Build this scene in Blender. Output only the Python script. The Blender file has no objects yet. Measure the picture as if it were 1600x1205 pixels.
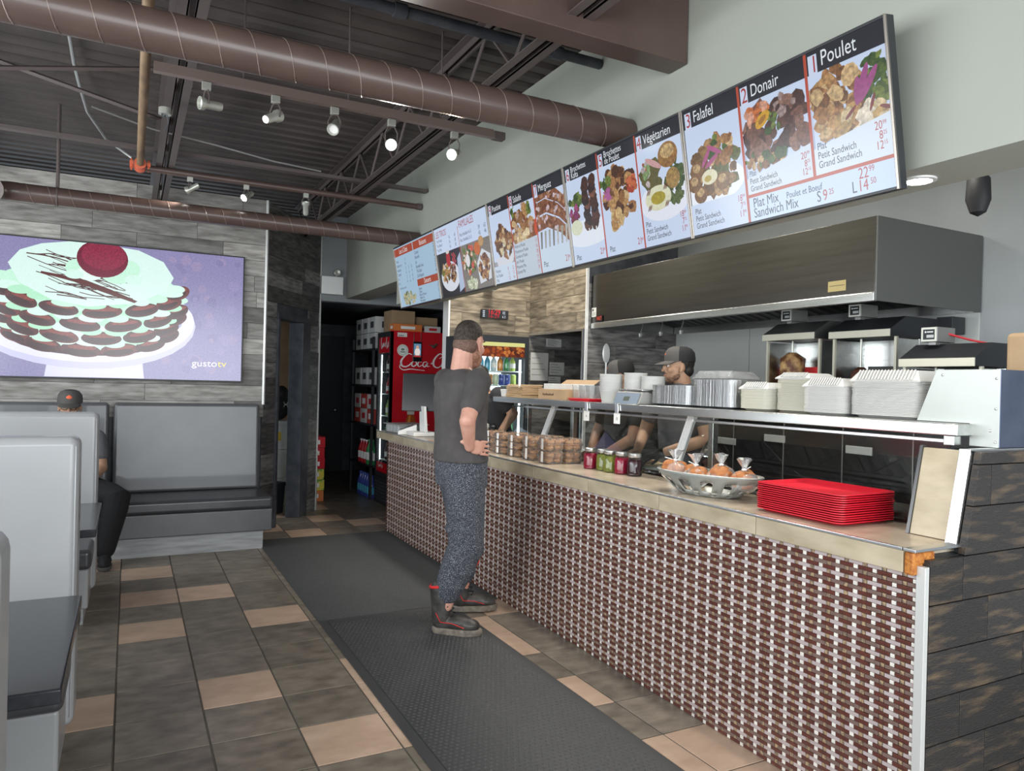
import bpy, bmesh, math, random
import numpy as np
from mathutils import Vector, Matrix, Euler
PI = math.pi
C = bpy.context.scene.collection
S = bpy.context.scene
random.seed(7)

# ------------------------------------------------------------------ camera, world, light, exposure
cd = bpy.data.cameras.new('camera'); cam = bpy.data.objects.new('camera', cd); C.objects.link(cam)
cd.sensor_width = 36.0; cd.lens = 1145.34 / 1600 * 36; cd.clip_start = 0.05
YAW, PIT, ROL = 0.481171, -0.0021875, 0.0249564
fw = Vector((math.sin(YAW) * math.cos(PIT), math.cos(YAW) * math.cos(PIT), math.sin(PIT)))
rt = Vector((math.cos(YAW), -math.sin(YAW), 0)); up = rt.cross(fw)
r2 = rt * math.cos(ROL) + up * math.sin(ROL); u2 = up * math.cos(ROL) - rt * math.sin(ROL)
M = Matrix((r2, u2, -fw)).transposed().to_4x4(); M.translation = Vector((0, 0, 1.5))
cam.matrix_world = M
S.camera = cam
S.view_settings.view_transform = 'Standard'; S.view_settings.look = 'None'
S.view_settings.gamma = 1.0; S.view_settings.use_curve_mapping = False
EXPO = -.05
S.view_settings.exposure = EXPO

w = bpy.data.worlds.new('world'); S.world = w; w.use_nodes = True
w.node_tree.nodes['Background'].inputs[0].default_value = (.80, .90, 1.0, 1)
w.node_tree.nodes['Background'].inputs[1].default_value = 1.0

def area(name, loc, rot, sx, sy, power, col=(1, 1, 1), spread=PI):
    l = bpy.data.lights.new(name, 'AREA'); l.shape = 'RECTANGLE'; l.size = sx; l.size_y = sy
    l.energy = power; l.color = col; l.spread = spread
    o = bpy.data.objects.new(name, l); C.objects.link(o); o.location = loc; o.rotation_euler = rot
    return o
# daylight in the panes of the shop front (behind the camera) and of the side windows
area('window_light', (1.3, -2.45, 1.75), (PI / 2, 0, 0), 5.4, 2.3, 330, (.93, .97, 1))
area('window_light', (-2.05, 1.0, 1.85), (PI / 2, 0, -PI / 2), 5.6, 1.7, 210, (.93, .97, 1))
area('window_light', (-2.05, 5.3, 1.85), (PI / 2, 0, -PI / 2), 2.4, 1.7, 85, (.93, .97, 1))

# ------------------------------------------------------------------ materials
MATS = {}
def nt(name):
    m = bpy.data.materials.new(name); m.use_nodes = True
    t = m.node_tree; b = t.nodes['Principled BSDF']
    return m, t, b
def c4(c): return (c[0], c[1], c[2], 1)
def mk(name, col, rough=.5, metal=0, col2=None, scale=8, stretch=(1, 1, 1), detail=4, lo=.35, hi=.65, bump=0, bscale=None,
       emit=0, trans=0, alpha=1, ior=1.45, rnd=None, coat=0, coords='Object', spec=.5, brand=None):
    """procedural principled material: colour noise between col and col2, per-object random tint, bump"""
    m, t, b = nt(name); L = t.links; N = t.nodes
    b.inputs['Roughness'].default_value = rough; b.inputs['Metallic'].default_value = metal
    b.inputs['IOR'].default_value = ior; b.inputs['Transmission Weight'].default_value = trans
    b.inputs['Alpha'].default_value = alpha; b.inputs['Coat Weight'].default_value = coat
    b.inputs['Specular IOR Level'].default_value = spec
    b.inputs['Base Color'].default_value = c4(col)
    tc = N.new('ShaderNodeTexCoord'); mp = N.new('ShaderNodeMapping'); mp.inputs['Scale'].default_value = stretch
    L.new(tc.outputs[coords], mp.inputs[0])
    src = mp.outputs[0]
    if rnd is not None or brand:
        oi = N.new('ShaderNodeObjectInfo')
        vm = N.new('ShaderNodeVectorMath'); vm.operation = 'ADD'
        sc = N.new('ShaderNodeVectorMath'); sc.operation = 'SCALE'; sc.inputs[0].default_value = (13, 29, 7)
        L.new(oi.outputs['Random'], sc.inputs['Scale']); L.new(mp.outputs[0], vm.inputs[0]); L.new(sc.outputs[0], vm.inputs[1])
        src = vm.outputs[0]
    out = None
    if col2 is not None:
        n = N.new('ShaderNodeTexNoise'); n.inputs['Scale'].default_value = scale; n.inputs['Detail'].default_value = detail
        L.new(src, n.inputs['Vector'])
        r = N.new('ShaderNodeMapRange'); r.inputs[1].default_value = lo; r.inputs[2].default_value = hi
        L.new(n.outputs[0], r.inputs[0])
        mx = N.new('ShaderNodeMix'); mx.data_type = 'RGBA'; mx.inputs[6].default_value = c4(col); mx.inputs[7].default_value = c4(col2)
        L.new(r.outputs[0], mx.inputs[0]); out = mx.outputs[2]
    if rnd is not None:      # per-object brightness range
        mr = N.new('ShaderNodeMapRange'); mr.inputs[3].default_value = rnd[0]; mr.inputs[4].default_value = rnd[1]
        L.new(oi.outputs['Random'], mr.inputs[0])
        hs = N.new('ShaderNodeHueSaturation'); L.new(mr.outputs[0], hs.inputs['Value'])
        if out: L.new(out, hs.inputs['Color'])
        else: hs.inputs['Color'].default_value = c4(col)
        out = hs.outputs[0]
    if out: L.new(out, b.inputs['Base Color'])
    if bump:
        n2 = N.new('ShaderNodeTexNoise'); n2.inputs['Scale'].default_value = bscale or scale * 2; n2.inputs['Detail'].default_value = 5
        L.new(src, n2.inputs['Vector']); bp = N.new('ShaderNodeBump'); bp.inputs['Strength'].default_value = bump
        bp.inputs['Distance'].default_value = .01
        L.new(n2.outputs[0], bp.inputs['Height']); L.new(bp.outputs[0], b.inputs['Normal'])
    if emit:
        b.inputs['Emission Strength'].default_value = emit
        if out: L.new(out, b.inputs['Emission Color'])
        else: b.inputs['Emission Color'].default_value = c4(col)
    MATS[name] = m; return m
def brushed(name, col, rough=.3, k=60):
    m = mk(name, col, rough, 1.0, tuple(x * .82 for x in col), scale=k, stretch=(1, .03, 1), bump=.04); return m
mk('plank', (.50, .485, .45), .62, 0, (.20, .185, .168), scale=7, stretch=(.8, 1, 4.5), detail=10, lo=.28, hi=.72, bump=.4, bscale=40, rnd=(.45, 1.2))
mk('plank_dark', (.26, .25, .24), .6, 0, (.06, .056, .054), scale=6.5, stretch=(1, 1, 5), detail=8, lo=.32, hi=.72, bump=.35, bscale=26, rnd=(.35, 1.25))
mk('plank_clock', (.42, .35, .255), .6, 0, (.11, .085, .06), scale=6.5, stretch=(1, 1, 5), detail=8, lo=.30, hi=.70, bump=.35, bscale=26, rnd=(.5, 1.2))
mk('plank_end', (.030, .027, .026), .36, 0, (.19, .13, .075), scale=3.5, stretch=(1.5, 1, 9), detail=12, lo=.50, hi=.92, bump=.45, bscale=30, rnd=(.8, 1.3))  # warm tan patches are dappled sunlight painted into the plank colour
mk('wall_sage', (.36, .375, .325), .75, 0, (.34, .355, .308), scale=2)
mk('wall_grey', (.27, .29, .30), .7, 0, (.24, .26, .27), scale=2)
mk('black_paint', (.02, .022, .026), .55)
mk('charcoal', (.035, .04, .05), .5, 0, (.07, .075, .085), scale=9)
mk('deck', (.075, .060, .054), .55, 0, (.05, .040, .037), scale=3)
mk('brown_paint', (.092, .060, .050), .38, 0, (.076, .049, .042), scale=4, coat=.15)
mk('joist', (.10, .08, .075), .5)
mk('grout', (.16, .145, .125), .85)
mk('tile_dark', (.27, .228, .18), .36, 0, (.135, .113, .09), scale=9, stretch=(1, 1.6, 1), detail=8, lo=.3, hi=.7, bump=.08, rnd=(.85, 1.15))
mk('tile_tan', (.58, .42, .31), .4, 0, (.43, .295, .21), scale=7, stretch=(1, 1.6, 1), detail=8, lo=.3, hi=.75, bump=.08, rnd=(.92, 1.08))
mk('concrete', (.25, .24, .23), .9)
mk('glass', (.9, .95, .93), .02, 0, trans=1, ior=1.45)
mk('white_metal', (.80, .80, .79), .35, .3)
mk('aluminium', (.72, .73, .74), .28, 1)
mk('trim_light', (.62, .62, .60), .4, .3)

# ------------------------------------------------------------------ mesh helpers
class MB:
    def __init__(s): s.v = []; s.f = []; s.mi = []; s.m = 0
    def add(s, vs, fs):
        k = len(s.v); s.v += [tuple(v) for v in vs]; s.f += [tuple(i + k for i in f) for f in fs]; s.mi += [s.m] * len(fs); return s
    def box(s, x0, x1, y0, y1, z0, z1, T=None):
        vs = [Vector((x, y, z)) for z in (z0, z1) for y in (y0, y1) for x in (x0, x1)]
        if T: vs = [T @ v for v in vs]
        return s.add(vs, [(0, 2, 3, 1), (4, 5, 7, 6), (0, 1, 5, 4), (2, 6, 7, 3), (0, 4, 6, 2), (1, 3, 7, 5)])
    def prism(s, poly, d, T=None):
        """poly: 3-D points of one face, extruded by vector d"""
        n = len(poly); P = [Vector(p) for p in poly]; d = Vector(d); vs = P + [p + d for p in P]
        if T: vs = [T @ v for v in vs]
        return s.add(vs, [tuple(range(n - 1, -1, -1)), tuple(range(n, 2 * n))] + [(i, (i + 1) % n, n + (i + 1) % n, n + i) for i in range(n)])
    def rings(s, R, cap=True, closed=False):
        n = len(R[0]); k = len(R); vs = [p for r in R for p in r]; fs = []
        for i in range(k - 1 + (1 if closed else 0)):
            a, b = i * n, ((i + 1) % k) * n
            for j in range(n): fs.append((a + j, a + (j + 1) % n, b + (j + 1) % n, b + j))
        if cap and not closed: fs += [tuple(range(n - 1, -1, -1)), tuple(range((k - 1) * n, k * n))]
        return s.add(vs, fs)
    def tube(s, path, r, n=10, cap=True, closed=False, flat=(1, 1)):
        P = [Vector(p) for p in path]; k = len(P); rr = r if isinstance(r, (list, tuple)) else [r] * k
        R = []; ref = None
        for i, p in enumerate(P):
            d = (P[(i + 1) % k] - P[i - 1]) if closed else (P[min(i + 1, k - 1)] - P[max(i - 1, 0)])
            d.normalize()
            if ref is None:
                ref = Vector((0, 0, 1)) if abs(d.z) < .9 else Vector((1, 0, 0))
            a = (ref - d * ref.dot(d)).normalized(); b = d.cross(a); ref = a
            R.append([p + a * (math.cos(2 * PI * j / n) * rr[i] * flat[0]) + b * (math.sin(2 * PI * j / n) * rr[i] * flat[1]) for j in range(n)])
        return s.rings(R, cap, closed)
    def cyl(s, p0, p1, r0, r1=None, n=16): return s.tube([p0, p1], [r0, r0 if r1 is None else r1], n)
    def lathe(s, prof, c=(0, 0, 0), n=20, sx=1, sy=1, T=None, cap=True):
        R = [[Vector((c[0] + r * sx * math.cos(2 * PI * j / n), c[1] + r * sy * math.sin(2 * PI * j / n), c[2] + z)) for j in range(n)] for r, z in prof]
        if T: R = [[T @ p for p in r] for r in R]
        return s.rings(R, cap)
    def ell(s, c, r, n=12, m=8, T=None):
        R = []
        for i in range(m + 1):
            a = -PI / 2 + PI * (i if 0 < i < m else (.04 if i == 0 else m - .04)) / m
            R.append([Vector((c[0] + r[0] * math.cos(a) * math.cos(2 * PI * j / n), c[1] + r[1] * math.cos(a) * math.sin(2 * PI * j / n), c[2] + r[2] * math.sin(a))) for j in range(n)])
        if T: R = [[T @ p for p in q] for q in R]
        return s.rings(R)
    def build(s, name, mat, parent=None, smooth=False, bev=0, label=None, loc=None, seg=2):
        me = bpy.data.meshes.new(name); me.from_pydata(s.v, [], s.f)
        ms = mat if isinstance(mat, (list, tuple)) else [mat]
        for x in ms: me.materials.append(MATS[x] if isinstance(x, str) else x)
        if len(ms) > 1: me.polygons.foreach_set('material_index', s.mi)
        bm = bmesh.new(); bm.from_mesh(me); bmesh.ops.recalc_face_normals(bm, faces=bm.faces); bm.to_mesh(me); bm.free()
        if smooth is not False:
            me.polygons.foreach_set('use_smooth', [True] * len(me.polygons)); me.set_sharp_from_angle(angle=math.radians(smooth if smooth is not True else 40))
        me.update()
        o = bpy.data.objects.new(name, me); C.objects.link(o)
        if parent: o.parent = parent
        if loc is not None: o.location = loc
        if bev:
            b = o.modifiers.new('bevel', 'BEVEL'); b.width = bev; b.segments = seg; b.limit_method = 'ANGLE'
            if smooth is False: me.polygons.foreach_set('use_smooth', [True] * len(me.polygons)); b.harden_normals = True
        if label: o['label'] = label
        return o
def tag(o, label=None, cat=None, group=None, kind=None):
    if label: o['label'] = label
    if cat: o['category'] = cat
    if group: o['group'] = group
    if kind: o['kind'] = kind
    return o
def empty(name, loc=(0, 0, 0), rz=0, label=None, cat=None, group=None):
    o = bpy.data.objects.new(name, None); C.objects.link(o); o.location = loc; o.rotation_euler = (0, 0, rz)
    o.empty_display_size = .05
    return tag(o, label, cat, group)
def copy_tree(o, loc=None, rz=None, label=None, parent=None, group=None):
    c = o.copy(); C.objects.link(c); c.parent = parent
    if loc is not None: c.location = loc
    if rz is not None: c.rotation_euler = (0, 0, rz)
    if label: c['label'] = label
    if group: c['group'] = group
    for ch in list(o.children): copy_tree(ch, parent=c)
    return c
def bx(name, x0, x1, y0, y1, z0, z1, mat, parent=None, bev=0, **k):
    return MB().box(x0, x1, y0, y1, z0, z1).build(name, mat, parent, bev=bev, **k)
def struct(o, label=None): return tag(o, label, kind='structure')
def RX(a): return Matrix.Rotation(a, 4, 'X')
def RY(a): return Matrix.Rotation(a, 4, 'Y')
def RZ(a): return Matrix.Rotation(a, 4, 'Z')
def TR(*p): return Matrix.Translation(Vector(p))

# ------------------------------------------------------------------ floor with its tiles
TS, X0, Y0 = .3515, -.0263, 4.251
fl = struct(bx('floor', -2.1, 5.2, -2.5, 12.4, -.12, -.006, 'grout'), 'brown and tan ceramic tile floor with dark grout')
TAN = {(0, -1), (0, -3), (0, -5), (-1, 2), (-1, -6), (1, 2), (1, -3), (2, -1), (2, 4), (3, 2), (3, 3), (3, 4), (5, 1), (5, 2), (5, 4), (5, 6),
       (6, 0), (6, 6), (6, 7), (3, -9), (4, -8), (5, -10), (6, -9), (5, -12), (4, -11), (3, -7)}
tm = {}
for mname in ('tile_dark', 'tile_tan'):
    h = TS / 2 - .0035
    t = MB().box(-h, h, -h, h, -.006, 0).build('tile', mname, fl, bev=.0025, seg=1); tm[mname] = t
first = {k: True for k in tm}
for r in range(-20, 11):
    for c in range(-1, 8):
        x = X0 + TS * (c + .5); y = Y0 - TS * (r - .5)
        if r > 7 and c > 6 or (c == 7 and r > -9): continue
        if c == 4 and r > -7: continue                      # wholly under the mats
        if c == 3 and -7 < r < -1 and False: continue
        if c < 3 and r < -7: continue
        if r < -14 and c < 5: continue
        k = 'tile_tan' if (c, r) in TAN else 'tile_dark'
        if first[k]: o = tm[k]; first[k] = False
        else: o = tm[k].copy(); C.objects.link(o)
        o.location = (x, y, 0)

# ------------------------------------------------------------------ plank walls
def planks(parent, p0, du, L, z0, z1, h, mat, thick=.014, seed=1, lmin=.55, lmax=1.25, holes=()):
    """planks laid on a wall whose face starts at p0 and runs along unit vector du for length L; outside is to the right of du"""
    rnd = random.Random(seed); du = Vector(du).normalized(); nv = Vector((du.y, -du.x, 0))
    z = z0
    while z < z1 - .01:
        zt = min(z + h, z1); u = -rnd.uniform(0, lmax * .8)
        while u < L:
            ue = u + rnd.uniform(lmin, lmax); a, b = max(u, 0), min(ue, L)
            segs = [(a, b)]
            for (hu0, hu1, hz0, hz1) in holes:
                if z + .01 < hz1 and zt - .01 > hz0:
                    ns = []
                    for (s0, s1) in segs:
                        if s1 <= hu0 or s0 >= hu1: ns.append((s0, s1)); continue
                        if s0 < hu0: ns.append((s0, hu0))
                        if s1 > hu1: ns.append((hu1, s1))
                    segs = ns
            for (s0, s1) in segs:
                if s1 - s0 < .03: continue
                w_ = (s1 - s0) / 2 - .001; hh = (zt - z) / 2 - .0012
                o = MB().box(-w_, w_, -thick - rnd.uniform(0, .003), .0, -hh, hh).build('plank', mat, parent, bev=.0015, seg=1)
                q = Vector(p0) + du * (s0 + s1) / 2
                o.matrix_world = Matrix.Translation((q.x, q.y, (z + zt) / 2)) @ Matrix.Rotation(math.atan2(du.y, du.x), 4, 'Z')
            u = ue
        z = zt
# wall with the big television
TVW = 7.38
wb = struct(bx('wall_back', -2.1, 1.15, TVW + .014, TVW + .16, 0, 3.21, 'charcoal'), 'weathered grey plank wall behind the booths')
planks(wb, (-2.1, TVW + .014, 0), (1, 0, 0), 3.25, 1.12, 3.21, .150, 'plank', seed=4)
# slanting wall with the storeroom doorway
A0 = Vector((1.15, TVW, 0)); A1 = Vector((1.915, 8.46, 0)); dA = (A1 - A0).normalized(); LA = (A1 - A0).length; nA = Vector((dA.y, -dA.x, 0))
wa = empty('wall_angled'); struct(wa, 'dark weathered plank wall standing at an angle with a doorway')
def abox(name, u0, u1, d0, d1, z0, z1, mat, parent=wa, bev=0):
    """box in the frame of the slanting wall: u along it, d outwards"""
    q = [A0 + dA * u + nA * d for u, d in ((u0, d0), (u1, d0), (u1, d1), (u0, d1))]
    return MB().prism([(p.x, p.y, z0) for p in q], (0, 0, z1 - z0)).build(name, mat, parent, bev=bev)
DO0, DO1, DOZ = .30, .82, 2.10                       # doorway
abox('core', 0, DO0, -.12, -.014, 0, 3.2, 'charcoal'); abox('core', DO1 + .12, LA, -.12, -.014, 0, 3.2, 'charcoal')
abox('core', DO0, DO1 + .12, -.12, -.014, DOZ + .06, 3.2, 'charcoal')
planks(wa, A0 - nA * .014, dA, LA, 0, 3.2, .150, 'plank_dark', seed=9, holes=((DO0 - .05, DO1 + .2, 0, DOZ + .05),))
dj = struct(empty('door_1'), 'dark painted frame of the storeroom doorway')
abox('door_frame', DO0 - .05, DO0, -.13, .02, 0, DOZ, 'charcoal', dj, .004)
abox('door_frame', DO1, DO1 + .2, -.13, .03, 0, DOZ, 'charcoal', dj, .006)
abox('door_frame', DO0 - .05, DO1 + .2, -.13, .02, DOZ, DOZ + .06, 'charcoal', dj, .004)
struct(abox('trim_1', -.012, .012, -.01, .012, 1.24, 3.21, 'trim_light', None, .002), 'pale metal strip on the plank wall corner')
struct(abox('trim_2', LA - .01, LA + .012, -.01, .012, 0, 3.2, 'trim_light', None, .002), 'pale metal strip at the end of the slanting wall')
# storeroom and hall shell
struct(bx('wall_storeroom', 1.0, 1.9, 9.35, 9.45, 0, 3.0, 'charcoal'), 'dark storeroom back wall')
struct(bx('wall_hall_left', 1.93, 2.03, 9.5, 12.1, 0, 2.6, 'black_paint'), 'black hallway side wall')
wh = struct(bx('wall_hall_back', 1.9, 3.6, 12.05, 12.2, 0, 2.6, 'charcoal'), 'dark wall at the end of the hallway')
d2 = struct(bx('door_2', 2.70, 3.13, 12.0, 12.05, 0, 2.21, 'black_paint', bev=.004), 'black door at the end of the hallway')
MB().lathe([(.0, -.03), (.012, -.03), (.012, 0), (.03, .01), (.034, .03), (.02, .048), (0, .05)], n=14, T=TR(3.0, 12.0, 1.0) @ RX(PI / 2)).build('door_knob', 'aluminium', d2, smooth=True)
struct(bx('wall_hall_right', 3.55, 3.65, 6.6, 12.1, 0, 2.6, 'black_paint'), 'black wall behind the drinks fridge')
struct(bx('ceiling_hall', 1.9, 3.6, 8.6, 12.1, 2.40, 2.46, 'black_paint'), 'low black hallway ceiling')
struct(bx('wall_header', 1.90, 3.65, 8.46, 8.60, 2.40, 3.38, 'wall_grey'), 'grey wall over the hallway entrance')
# bulkhead that carries the menu screens
XS = 2.21
bk = struct(MB().box(XS, XS + .26, -2.4, 6.62, 2.22, 3.38).box(XS, XS + .26, 6.62, 8.46, 2.44, 3.38).build('wall_bulkhead', 'wall_sage'), 'pale sage bulkhead wall above the counter')
# clock wall, wall over the passage, hood alcove, kitchen walls
CW = 6.42
wc = struct(bx('wall_clock', 2.67, 5.0, CW + .014, CW + .13, 0, 3.3, 'charcoal'), 'brown weathered plank wall behind the drinks cooler')
planks(wc, (2.67, CW + .014, 0), (1, 0, 0), .865, 0, 3.3, .155, 'plank_clock', seed=12)
planks(wc, (3.535, CW + .014, 0), (1, 0, 0), 1.3, 0, 2.1, .155, 'plank_dark', seed=13)
XW = 3.535
wp = struct(bx('wall_passage', XW + .014, XW + .12, 5.39, CW, 2.0, 3.3, 'charcoal'), 'brown weathered plank wall over the kitchen passage')
planks(wp, (XW + .014, CW, 0), (0, -1, 0), CW - 5.39, 2.0, 3.3, .155, 'plank_clock', seed=21)
struct(bx('trim_3', XW - .006, XW + .03, 5.45, CW, 1.985, 2.005, 'aluminium'), 'metal edge over the passage')
struct(bx('trim_4', XW - .006, XW + .03, 5.44, 5.456, 0, 2.0, 'aluminium'), 'metal edge down the passage jamb')
struct(bx('trim_5', XW - .012, XW + .012, 5.383, 5.40, .0, 2.9, 'white_metal'), 'white corner strip beside the hood')
struct(bx('trim_6', 2.655, 2.672, CW - .002, CW + .13, 0, 3.0, 'white_metal'), 'white corner strip at the end of the clock wall')
wd = struct(bx('wall_alcove', XW, 4.6, 5.404, 5.44, 0, 3.3, 'charcoal'), 'dark plank wall at the end of the hood')
planks(wd, (XW + .012, 5.404, 0), (1, 0, 0), 1.0, 0, 2.4, .155, 'plank_dark', seed=31)
XK = 4.54
wk = struct(bx('wall_kitchen', XK + .006, XK + .15, -2.4, 6.5, 0, 3.38, 'wall_grey'), 'grey kitchen back wall')
mk('steel_wall', (.50, .52, .50), .42, .35, (.44, .46, .445), scale=2.5, stretch=(1, .25, 1))
for i in range(3):
    bx('steel_panel', XK - .004, XK + .006, 2.62 + i * .926, 2.62 + (i + 1) * .926 - .006, .8, 2.3, 'steel_wall', wk, .001)
# left wall with windows, shop front behind the camera, ceiling
wl = struct(MB().box(-2.25, -2.1, -2.5, 7.5, 0, 1.0).box(-2.25, -2.1, -2.5, 7.5, 2.7, 3.4).box(-2.25, -2.1, -2.5, -1.8, 1, 2.7)
            .box(-2.25, -2.1, 3.8, 4.1, 1, 2.7).box(-2.25, -2.1, 6.5, 7.5, 1, 2.7).build('wall_left', 'wall_grey'), 'window wall beside the booths')
wf = struct(MB().box(-2.25, 5.0, -2.65, -2.5, 0, .6).box(-2.25, 5.0, -2.65, -2.5, 2.9, 3.4).box(-2.25, -1.4, -2.65, -2.5, .6, 2.9)
            .box(4.0, 5.0, -2.65, -2.5, .6, 2.9).build('wall_front', 'wall_grey'), 'shop front wall')
for k, (y0, y1) in enumerate(((-1.8, 3.8), (4.1, 6.5))):
    wn = struct(empty('window_%d' % (k + 1)), 'side window')
    bx('pane', -2.19, -2.18, y0, y1, 1.0, 2.7, 'glass', wn)
    for y in np.linspace(y0, y1, 3 if k else 4): bx('mullion', -2.22, -2.14, y - .025, y + .025, 1.0, 2.7, 'black_paint', wn)
wn = struct(empty('window_3'), 'shop front window')
bx('pane', -1.4, 4.0, -2.60, -2.59, .6, 2.9, 'glass', wn)
for x in np.linspace(-1.4, 4.0, 5): bx('mullion', x - .03, x + .03, -2.63, -2.54, .6, 2.9, 'black_paint', wn)
DZ = 3.38
pr = []; y = -2.5; up_ = False      # ribbed steel deck: ribs run along X
PT = .15; pts = []
while y < 10.6:
    pts += [(y, DZ), (y + PT * .5, DZ), (y + PT * .62, DZ + .045), (y + PT * .88, DZ + .045)]; y += PT
ce = MB().prism([(-2.2, a, b) for a, b in pts] + [(-2.2, y, DZ + .1), (-2.2, -2.5, DZ + .1)], (7.2, 0, 0)).build('ceiling', 'deck')
struct(ce, 'dark brown ribbed steel deck ceiling')

# ------------------------------------------------------------------ ceiling services
sv = MB
def spiral_duct(name, x0, x1, y, z, r, pitch, label, extra=None):
    t = empty(name, (x0, y, z), 0, label, 'duct')
    n = 24; pts = [(0, 0, 0), (x1 - x0, 0, 0)]
    MB().tube(pts, r, n, cap=True).build('duct_pipe', 'brown_paint', t, smooth=True)
    k = int((x1 - x0) / pitch)
    path = []
    for i in range(k * 16 + 1):
        a = i / 16 * 2 * PI
        path.append((i / 16 * pitch, math.cos(a) * (r + .0005), math.sin(a) * (r + .0005)))
    MB().tube(path, .0022, 5).build('spiral_seam', 'brown_seam', t, smooth=True)
    return t
mk('brown_seam', (.20, .15, .13), .35, .2)
mk('pipe_rust', (.30, .20, .11), .55, .2, (.16, .10, .06), scale=14, stretch=(1, .3, 1))
mk('orange_paint', (.62, .13, .06), .45)
mk('cream_metal', (.55, .56, .50), .35, .6)
mk('steel', (.60, .61, .60), .27, 1.0, (.50, .51, .50), scale=40, stretch=(1, .05, 1))
mk('conduit', (.62, .63, .62), .35, .8)
spiral_duct('spiral_duct', -2.1, 2.205, 3.03, 2.77, .0785, .135, 'large brown spiral duct crossing the room to the bulkhead wall')
dt = spiral_duct('spiral_duct', -.70, 2.205, 6.05, 2.733, .063, .125, 'thinner brown spiral duct in front of the plank wall')
el = [(-.0, 0, 0), (-.05, -.005, 0), (-.10, -.03, -.01), (-.135, -.08, -.02), (-.15, -.15, -.03)]
MB().tube(el, .064, 24).build('elbow', 'brown_paint', dt, smooth=True)
MB().tube([(-.15, -.15, -.03), (-.151, -.16, -.032)], .088, 24).build('flange', 'brown_paint', dt, smooth=True)
MB().cyl((.226, 0, .063), (.226, 0, .645), .012, n=8).build('hanger_rod', 'joist', dt)
MB().tube([(.226, .065 * math.cos(a), .065 * math.sin(a)) for a in np.linspace(0, 2 * PI, 25)[:-1]], .004, 6, closed=True).build('hanger_band', 'joist', dt)
bm_ = tag(bx('ceiling_beam', -2.1, 2.205, 2.59, 2.72, 2.965, 3.375, 'brown_paint', bev=.004), 'deep brown boxed ceiling beam meeting the bulkhead', 'beam')
def joist(x, label):
    t = empty('bar_joist', (x, 0, 0), 0, label, 'joist')
    for z0, z1 in ((3.03, 3.07), (3.335, 3.375)):
        for s in (-1, 1):
            a, b = sorted((s * .014, s * .062))
            zf = z0 if z0 < 3.2 else z1 - .006
            MB().box(a, b, -2.4, 8.3, zf, zf + .006).box(*sorted((s * .014, s * .020)), -2.4, 8.3, z0, z1).build('chord_angle', 'joist', t)
    y = -2.2; k = 0
    while y < 8.0:
        a, b = (3.05, 3.35) if k % 2 == 0 else (3.35, 3.05)
        MB().cyl((0, y, a), (0, y + .30, b), .010, n=6).build('web_rod', 'joist', t); y += .30; k += 1
    return t
joist(1.63, 'brown open web steel joist close to the bulkhead wall')
joist(.20, 'brown open web steel joist above the orange pipe coupling')
joist(-1.25, 'brown open web steel joist at the left over the booths')
for (y, a, b, lab) in ((4.9, (-1.23, 3.05), (.14, 3.34), 'rising'), (4.95, (-1.23, 3.34), (.14, 3.05), 'falling')):
    tag(MB().tube([(a[0], y, a[1]), (b[0], y, b[1])], .014, 4).build('bridging_brace', 'joist'), 'thin brown brace %s to the right between two joists' % lab, 'brace')
tag(MB().box(-1.2, 2.2, 5.84, 5.90, 3.10, 3.125).build('ceiling_channel', 'joist'), 'flat brown channel running just behind the sprinkler pipe', 'channel')
# sprinkler main, branch and coupling
tag(MB().tube([(.036, -2.3, 3.01), (.036, 5.90, 3.01)], .024, 14).build('sprinkler_main', 'pipe_rust', smooth=True), 'bare rusty sprinkler main running towards the plank wall', 'pipe')
t = empty('pipe_coupling', (.036, 5.95, 3.01), 0, 'orange grooved pipe coupling at the end of the rusty main', 'coupling')
for y in (-.045, .045):
    MB().tube([(0, y - .022, 0), (0, y + .022, 0)], .040, 16).build('coupling_ring', 'orange_paint', t, smooth=True)
    for s in (-1, 1):
        MB().box(s * .055 - .012, s * .055 + .012, y - .018, y + .018, -.012, .012).cyl((s * .055, y, -.03), (s * .055, y, .03), .006, n=8).build('bolt_pad', 'orange_paint', t)
MB().tube([(0, -.06, 0), (0, .06, 0)], .033, 14).build('tee', 'orange_paint', t, smooth=True)
t = empty('sprinkler_branch', (.07, 5.99, 3.005), 0, 'brown sprinkler branch pipe carrying three small spotlights', 'pipe')
MB().tube([(0, 0, 0), (2.13, 0, 0)], .024, 14).build('pipe', 'brown_paint', t, smooth=True)
MB().tube([(2.09, 0, 0), (2.13, 0, 0)], .028, 14).build('end_coupling', 'joist', t, smooth=True)
t = empty('drain_pipe', (-.5, 3.29, 3.225), 0, 'black jointed pipe beside the big ceiling beam', 'pipe')
MB().tube([(0, 0, 0), (2.70, 0, 0)], .026, 14).build('pipe', 'charcoal', t, smooth=True)
for x in (1.55, 2.4): MB().tube([(x, 0, 0), (x + .06, 0, 0)], .034, 14).build('collar', 'charcoal', t, smooth=True)
cp = [(-.33, 2.0, 3.345), (-.33, 4.6, 3.345), (-.33, 5.05, 3.33), (-.316, 5.42, 3.31), (-.29, 5.75, 3.27), (-.18, 5.95, 3.16), (-.02, 5.96, 3.06)]
tag(MB().tube(cp, .010, 8).build('conduit', 'conduit', smooth=True), 'bright steel conduit bending down to the orange coupling', 'conduit')
tag(MB().tube([(-.25, 5.4, 3.2), (.1, 5.5, 3.15), (.5, 5.5, 3.11), (.9, 5.55, 3.075), (1.25, 5.6, 3.07)], .006, 6).build('cable', 'conduit', smooth=True), 'thin pale cable sagging across two joists', 'cable')
t = empty('junction_box', (.145, 4.56, 2.96), 0, 'round pale ceiling junction box hung from the joist', 'junction box')
MB().lathe([(.030, 0), (.033, 0), (.033, .035), (.0, .036)], n=18).build('box_shell', 'cream_metal', t, smooth=True)
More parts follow.
